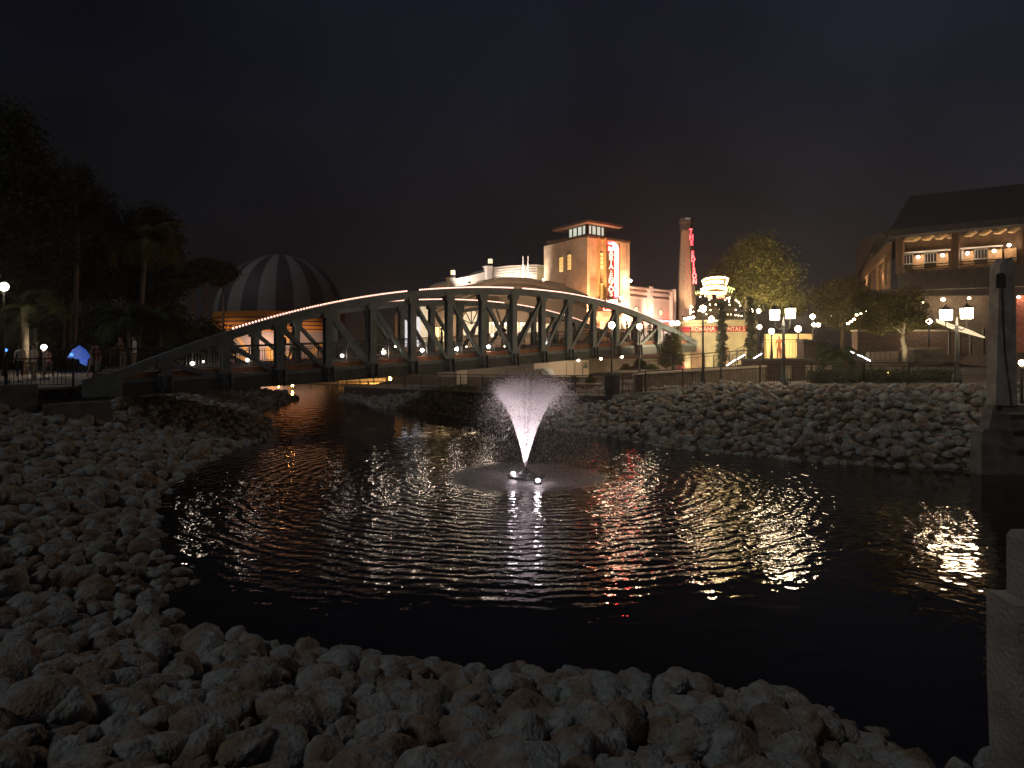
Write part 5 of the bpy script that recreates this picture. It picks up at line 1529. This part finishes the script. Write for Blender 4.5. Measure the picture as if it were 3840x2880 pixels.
for px, py, cl, lb in ((268, 1330, (.05, .25, 1), 'small blue light left of the parasol'), (22, 1313, (.1, .5, 1), 'blue light low at the far left edge')):
    c = MB(); c.ball(P(px, py, 40), .09, 8, 6); tag(c.build('blue_light', glow('blue_small', (.05, .25, 1), 2)), lb, 'light')
fp_ = thing('folded_parasol', P(2553, 1405, 54), 'closed rose red parasol beside the pavilion door', 'parasol')
q = P(2553, 1405, 54); c = MB(); c.lathe(q, [(.05, .1), (.42, .12), (.36, .5), (.26, 1.2), (.08, 1.45), (.0, 1.5)], 10); c.build('canopy', mat('rose_canvas', (.45, .10, .11), .8, 4, .15), fp_)
c = MB(); c.tube([q, q + Vector((0, 0, 1.6))], .03, 6); c.build('pole', m_black, fp_)
person(2922, 1350, 50.5, 'person in an orange outfit standing at the terrace rail before the amber wall', ORG, ('orange2', (.55, .15, .07)), 'stand', 3.0, 1.7)
person(2028, 1470, 45, 'person in black sitting on the lower walk before the covered boat', BLK, BLK, 'sit', 1.6, 1.75)
# ------------------------------------------------------------------ vegetation
def leafmat(name, c, c2): return mat(name, c, .7, 1.2, .4, col2=c2, transl=.35)
m_leaf = leafmat('leaf_green', (.085, .085, .022), (.19, .165, .045))
m_leafd = leafmat('leaf_dark', (.04, .05, .03), (.10, .11, .065))
m_bark = mat('bark', (.12, .09, .065), .95, 4, .3, .6, 12)
m_barkp = mat('pale_bark', (.26, .22, .17), .95, 4, .3, .6, 12)
def leaves(cl, n, s, seed, flat=.7):
    r = np.random.default_rng(seed)
    C = []; w = np.array([c[3] * c[4] * c[5] for c in cl]); w = w ** .8; w /= w.sum()
    for c, k in zip(cl, (w * n).astype(int)):
        m_ = max(3, k // 26)
        u = r.normal(size=(m_, 3)); u /= np.linalg.norm(u, axis=1)[:, None]; u *= (r.uniform(.25, 1.0, m_) ** .5)[:, None]
        sub = np.array(c[:3]) + u * np.array(c[3:6]) * r.uniform(.72, 1.06, (m_, 1))
        pick = r.integers(m_, size=k); sr = min(c[3], c[5]) * .26
        C.append(sub[pick] + r.normal(size=(k, 3)) * sr * np.array([1, 1, .6]) * r.uniform(.6, 1.2, (m_, 1))[pick])
    p = np.concatenate(C); n = len(p)
    a = r.normal(size=(n, 3)); a /= np.linalg.norm(a, axis=1)[:, None]; b = r.normal(size=(n, 3)); b -= a * (a * b).sum(1)[:, None]; b /= np.linalg.norm(b, axis=1)[:, None]
    ss = s * r.uniform(.6, 1.3, n)[:, None]
    V_ = np.stack([p - a * ss, p - b * ss * .5, p + a * ss, p + b * ss * .5], 1).reshape(-1, 3)
    return V_, np.arange(n * 4).reshape(-1, 4)
def tree(name, label, Y, trunk, crown, n, s, ml=m_leaf, mb_=m_bark, group=None, cat='tree', depth=1.0, tr=.22, zg=None, seed=1, limbs=6):
    q = P(trunk[0][0], trunk[0][1], Y)
    if zg is not None: q.z = zg
    t = thing(name, q, label, cat, group)
    pts = [P(x, y, Y) for x, y in trunk]; pts[0].z = q.z - .2
    c = MB(); m_ = len(pts); c.tube(pts, [tr * (1 - .45 * k / (m_ - 1)) for k in range(m_)], 9)
    rr = random.Random(seed)
    cl = []
    for (x, y, rx, ry) in crown:
        z = P(x, y, Y); cl.append((z.x, z.y + rr.uniform(-.6, .6) * rx / F * Y * .4, z.z, rx / F * Y, rx / F * Y * depth, ry / F * Y))
    for k in range(limbs):
        cc = cl[k % len(cl)]
        e_ = Vector(cc[:3]) + Vector((rr.uniform(-.6, .6) * cc[3], rr.uniform(-.6, .6) * cc[4], rr.uniform(-.3, .6) * cc[5]))
        st = pts[-1].lerp(pts[-2], rr.uniform(0, .5)); md = st.lerp(e_, .5) + Vector((rr.uniform(-.2, .2), 0, rr.uniform(0, .4)))
        c.tube([st, md, e_], [tr * .45, tr * .28, tr * .08], 6)
    c.build('trunk', mb_, t, True)
    V_, F_ = leaves(cl, n, s, seed); npmesh('crown', V_, F_, ml, t)
    return t
tree('oak_tree', 'broad oak lit olive from below behind the round pavilion', 66, [(2800, 1350), (2798, 1230), (2795, 1130)],
     [(2830, 960, 95, 80), (2760, 1010, 75, 70), (2900, 1030, 85, 85), (2730, 1085, 70, 55), (2830, 1080, 110, 80), (2940, 1120, 75, 55), (2690, 1040, 45, 40), (2985, 1160, 50, 35)], 34000, .11, m_leaf, m_barkp, seed=3, tr=.32)
spot('oak_uplight', P(2760, 1250, 60), P(2800, 1040, 65), 7000, (1, .80, .36), 80, .9, .2)
spot('oak_uplight', P(2900, 1240, 60), P(2870, 1060, 65), 5000, (1, .80, .40), 80, .9, .2)
for k, (px, y0, y1, w, Y, lb) in enumerate(((2706, 1130, 1400, 18, 53, 'slim dark cypress right before the pavilion door'), (2815, 1108, 1385, 19, 54, 'slim dark cypress just right of the round pavilion'))):
    tree('cypress', lb, Y, [(px, y1 + 10), (px, (y0 + y1) / 2), (px, y0 + 25)], [(px + (j % 2) * 3 - 1, y0 + (y1 - y0) * (j + .5) / 7, w * (1 if j > 0 else .6), (y1 - y0) / 11) for j in range(7)], 9000, .07, m_leafd, m_bark, 'slim cypresses', seed=20 + k, tr=.1, limbs=0)
tree('crooked_tree', 'small crooked tree with pale trunk on the terrace under the lodge', 41, [(3392, 1375), (3394, 1310), (3385, 1275), (3392, 1240)],
     [(3330, 1150, 90, 60), (3420, 1140, 70, 60), (3300, 1205, 85, 45), (3400, 1200, 90, 45), (3250, 1130, 60, 45)], 15000, .075, m_leaf, m_barkp, seed=5, tr=.17, zg=H(22.3, 41))
spot('tree_uplight', P(3370, 1380, 39.5), P(3380, 1200, 41), 330, (1, .82, .5), 90, .9, .1)
tree('dark_tree', 'dark rounded tree behind the palm and below the lodge roof', 62, [(3160, 1330), (3160, 1200)], [(3120, 1110, 70, 60), (3190, 1090, 70, 55), (3220, 1170, 60, 60), (3110, 1180, 50, 60)], 12000, .12, m_leaf, m_bark, seed=6)
tree('small_tree', 'small bushy tree against the left edge of the round pavilion', 52, [(2522, 1420), (2522, 1360), (2525, 1330)], [(2520, 1310, 40, 35), (2500, 1350, 38, 30), (2545, 1345, 22, 34), (2520, 1275, 30, 30)], 9000, .07, m_leaf, m_bark, seed=7, tr=.09)
def bush(px, py, rx, ry, Y, lb, n=3500, s=.05, ml=m_leaf, seed=1, name='bush'):
    t = thing(name, P(px, py + ry, Y), lb, 'bush')
    q = P(px, py, Y); cl = [(q.x + dx * rx / F * Y, q.y, q.z + dz * ry / F * Y, rx / F * Y * .55, rx / F * Y * .55, ry / F * Y * .6) for dx, dz in ((-.5, -.2), (.5, -.2), (0, .3), (-.2, -.3), (.3, 0))]
    V_, F_ = leaves(cl, n, s, seed); npmesh('foliage', V_, F_, ml, t)
    c = MB(); 
    for dx in (-.3, 0, .3): c.tube([P(px, py + ry, Y), P(px + dx * rx, py - ry * .3, Y)], .02, 5)
    c.build('stem', m_bark, t)
bush(2346, 1385, 26, 26, 47, 'dark bush left on the planted bed under the bridge end', seed=11)
bush(2398, 1368, 30, 34, 47.6, 'tall dark bush in the middle of the planted bed under the bridge end', seed=12, ml=m_leafd)
bush(2443, 1382, 30, 22, 46.6, 'light green bush right on the planted bed under the bridge end', seed=13, ml=leafmat('leaf_bright', (.05, .09, .02), (.12, .17, .04)))
bush(2152, 1424, 22, 17, 42.4, 'clipped square bush left in the planter behind the fountain', 3500, .04, seed=14)
bush(2216, 1424, 20, 17, 42.4, 'clipped square bush right in the planter behind the fountain', 3500, .04, seed=15)
bx = thing('planter_box', P(2190, 1462, 42), 'long low brick planter box behind the fountain spray', 'planter')
c = MB(); a = P(2190, 1452, 42.4); c.box((a.x, a.y, a.z), (1.9, .8, .36)); c.build('box', m_brick, bx)
c = MB(); c.box((a.x, a.y, a.z + .21), (2.0, .9, .06)); c.build('rim', m_cap, bx)
pbd = wall('planted_bed', [(2325, 1398), (2480, 1394), (2480, 1420), (2325, 1424)], 46, 2.0, m_brick, 'raised brick bed holding the bushes under the bridge end', 'planter', cap=m_cap)
def palm(px, pyb, pyt, Y, L_, n, lb, up=.6, name='palm', s=.05, ml=m_leaf, tr=.12, seed=1, pxt=None, cat='palm', zg=None):
    pxt = px if pxt is None else pxt
    a, b = P(px, pyb, Y), P(pxt, pyt, Y)
    if zg is not None: a.z = zg
    t = thing(name, a, lb, cat)
    c = MB(); c.tube([a, a.lerp(b, .5) + Vector((.05, 0, 0)), b], [tr, tr * .85, tr * .8], 9); c.build('trunk', m_barkp, t, True)
    r = random.Random(seed); c = MB()
    for k in range(n):
        az = r.uniform(0, 6.283); el0 = r.uniform(-.1, 1.3) * up + .15; l_ = L_ * r.uniform(.75, 1.1)
        pts = []; p = Vector(b); e_ = el0
        for j in range(9):
            pts.append(p.copy()); p = p + Vector((math.cos(az) * math.cos(e_), math.sin(az) * math.cos(e_), math.sin(e_))) * l_ / 8; e_ -= .17 + .05 * j * (1.1 - el0 * .4)
        for j in range(1, 9):
            d = (pts[j] - pts[j - 1]).normalized(); sd_ = d.cross(Vector((0, 0, 1)))
            if sd_.length < .05: sd_ = Vector((1, 0, 0))
            sd_.normalize(); wl = l_ * .26 * math.sin(math.pi * (j / 9.5)) + .04
            for m_ in range(3):
                o = pts[j - 1].lerp(pts[j], m_ / 3)
                for sg_ in (-1, 1):
                    tip = o + sd_ * sg_ * wl + d * wl * .7 - Vector((0, 0, wl * .35))
                    w_ = d * (l_ * .022)
                    c.add([o - w_, o + w_, tip], [(0, 1, 2)])
        c.tube(pts, [.018] * 9, 4)
    c.build('fronds', ml, t)
palm(3133, 1405, 1345, 40, 1.5, 44, 'dense dark green palm shrub right of the brick block', .9, seed=2, ml=leafmat('palm_green', (.05, .08, .03), (.10, .14, .05)), name='palm_shrub', tr=.16)
lg = leafmat('palm_lit', (.04, .055, .018), (.08, .10, .03))
palm(480, 1420, 1215, 44, 2.6, 22, 'leafy palm left of the two slim trunks, behind the bridge end', .9, seed=3, ml=lg, zg=2.7)
palm(600, 1420, 1200, 46, 2.9, 24, 'wide green palm just left of the balloon behind the bridge', .85, seed=4, ml=lg, zg=2.7)
palm(92, 1350, 1150, 38, 2.6, 20, 'pale trunked palm lit at the far left behind the path', .8, seed=5, ml=lg, zg=2.7, tr=.2)
palm(130, 1360, 1230, 41, 2.4, 18, 'short yellow green palm beside the pale trunked one', 1.0, seed=6, ml=lg, zg=2.7, tr=.14)
palm(510, 1425, 905, 50, 3.4, 40, 'tall leaning palm with round crown above the leafy palms', .8, seed=8, ml=m_leaf, pxt=545, zg=2.7, tr=.2)
palm(274, 1420, 790, 48, 3.0, 36, 'very tall slim palm whose trunk rises in the dark left trees', .8, seed=9, ml=m_leafd, pxt=292, zg=2.7, tr=.17)
G_ = 'dark trees along the left bank'
tree('big_tree', 'huge dark tree crown filling the upper left edge', 46, [(40, 1400), (50, 1100), (30, 850)], [(20, 520, 120, 150), (90, 640, 130, 130), (-60, 700, 160, 200), (150, 760, 120, 120), (30, 860, 190, 150), (160, 930, 120, 130), (-40, 1050, 160, 140)], 34000, .17, m_leafd, m_bark, G_, seed=31, tr=.35, zg=2.7)
tree('big_tree', 'dark tree with domed crown right of the huge upper left one', 54, [(250, 1400), (255, 1150), (260, 900)], [(290, 700, 80, 75), (330, 780, 90, 90), (230, 800, 110, 110), (370, 880, 80, 90), (280, 930, 140, 110), (180, 1040, 120, 110), (340, 1050, 110, 100)], 26000, .17, m_leafd, m_bark, G_, seed=32, tr=.3, zg=2.7)
tree('big_tree', 'rounded dark tree between the domed one and the balloon', 56, [(590, 1400), (590, 1200), (580, 1000)], [(560, 830, 95, 65), (620, 890, 60, 80), (520, 900, 100, 80), (600, 990, 75, 90), (470, 1000, 90, 100), (560, 1080, 110, 80)], 22000, .16, m_leafd, m_bark, G_, seed=33, tr=.25, zg=2.7)
for k, (px, yt, Y) in enumerate(((722, 985, 88), (772, 975, 90), (838, 985, 94), (688, 1010, 86))):
    tree('slender_tree', ['slender tree with thin pale trunk at the left rim of the balloon, second from left', 'slender tree touching the balloon rim, third from left', 'slender tree overlapping the balloon top left, nearest the balloon', 'leftmost slender tree left of the balloon'][k], Y, [(px - 3, 1360), (px, 1180), (px, yt + 50)],
         [(px, yt + 18, 42, 26), (px + 18, yt + 45, 38, 30), (px - 20, yt + 55, 36, 34)], 5000, .2, m_leafd, m_barkp, 'slender trees before the balloon', seed=40 + k, tr=.16, zg=2.5)
# far wood and undergrowth
r_ = np.random.default_rng(77); cl = []
for k in range(26):
    px = -120 + k * 38; top_ = 1150 + 40 * math.sin(k * 1.3) + (px > 650) * 70
    q = P(px, (top_ + 1360) / 2, 72 + 8 * math.sin(k * 2.1)); cl.append((q.x, q.y, q.z, 1.9, 1.9, (1360 - top_) / 2 / F * q.y))
V_, F_ = leaves(cl, 34000, .2, 78); o = npmesh('woods', V_, F_, m_leafd); tag(o, 'dark belt of far woods left of the balloon', 'woods', kind='stuff')
cl = []
for k in range(26):
    px = 3050 + k * 21; q = P(px, 1412, 36.2 + .3 * math.sin(k)); cl.append((q.x, q.y, q.z, .32, .4, .42))
V_, F_ = leaves(cl, 26000, .05, 79); hd = npmesh('hedge', V_, F_, m_leafd); tag(hd, 'long dark hedge behind the right picket railing', 'hedge')
cl = []
for k in range(40):
    px = -60 + k * 17; 
    if 200 < px < 480 and k % 3: continue
    q = P(px, 1345 + 14 * math.sin(k * 1.7), 50 + 5 * math.sin(k * 2.3)); cl.append((q.x, q.y, q.z, .9, .9, .9))
V_, F_ = leaves(cl, 20000, .1, 80); o = npmesh('undergrowth', V_, F_, m_leafd); tag(o, 'dark undergrowth behind the left path', 'undergrowth', kind='stuff')
cl = []
for k in range(22):
    px = 3200 + k * 22; q = P(px, 1225 + 10 * math.sin(k * 1.9), 51.5); cl.append((q.x, q.y, q.z, .7, .7, .45))
V_, F_ = leaves(cl, 9000, .07, 81); hd = npmesh('hedge', V_, F_, m_leaf); tag(hd, 'loose hedge on top of the tall dark brick wall under the lodge', 'hedge')

# unseen lamps placed behind the viewer to light the near rocks
for k, (x, y) in enumerate(((-9, -7), (7, -9))):
    t = thing('street_lamp', (x, y, 2.9), ['unseen globe street lamp behind the viewer to the left', 'unseen globe street lamp behind the viewer to the right'][k], 'street lamp', 'globe street lamps')
    c = MB(); c.lathe((x, y, 2.9), [(.16, 0), (.1, .3), (.05, 1.2), (.045, 3.6), (.09, 3.7), (.03, 3.8)], 10); c.build('post', m_black, t)
    c = MB(); c.ball((x, y, 6.9), .2, 12, 8); c.build('globe', g_lamp, t, True)
    plight('lamp_light', (x, y + .4, 6.8), 9 if k == 0 else 9, (.80, .93, 1.0) if k == 0 else (1, .86, .7), .2, t)

# ------------------------------------------------------------------ added haze that gives the lamps a glow
hm = bpy.data.materials.new('glow_haze'); hm.use_nodes = True
_t = hm.node_tree; _t.nodes.clear()
_o = _t.nodes.new('ShaderNodeOutputMaterial'); _v = _t.nodes.new('ShaderNodeVolumePrincipled')
_v.inputs['Color'].default_value = (0.95, 0.92, 0.90, 1); _v.inputs['Density'].default_value = 0.0008; _v.inputs['Anisotropy'].default_value = 0.75
_t.links.new(_v.outputs[0], _o.inputs['Volume'])
hz = MB(); hz.box((0, 160, 13.5), (400, 400, 33))
tag(hz.build('haze', hm), 'thin haze added over the whole pond for lamp glow', kind='stuff')
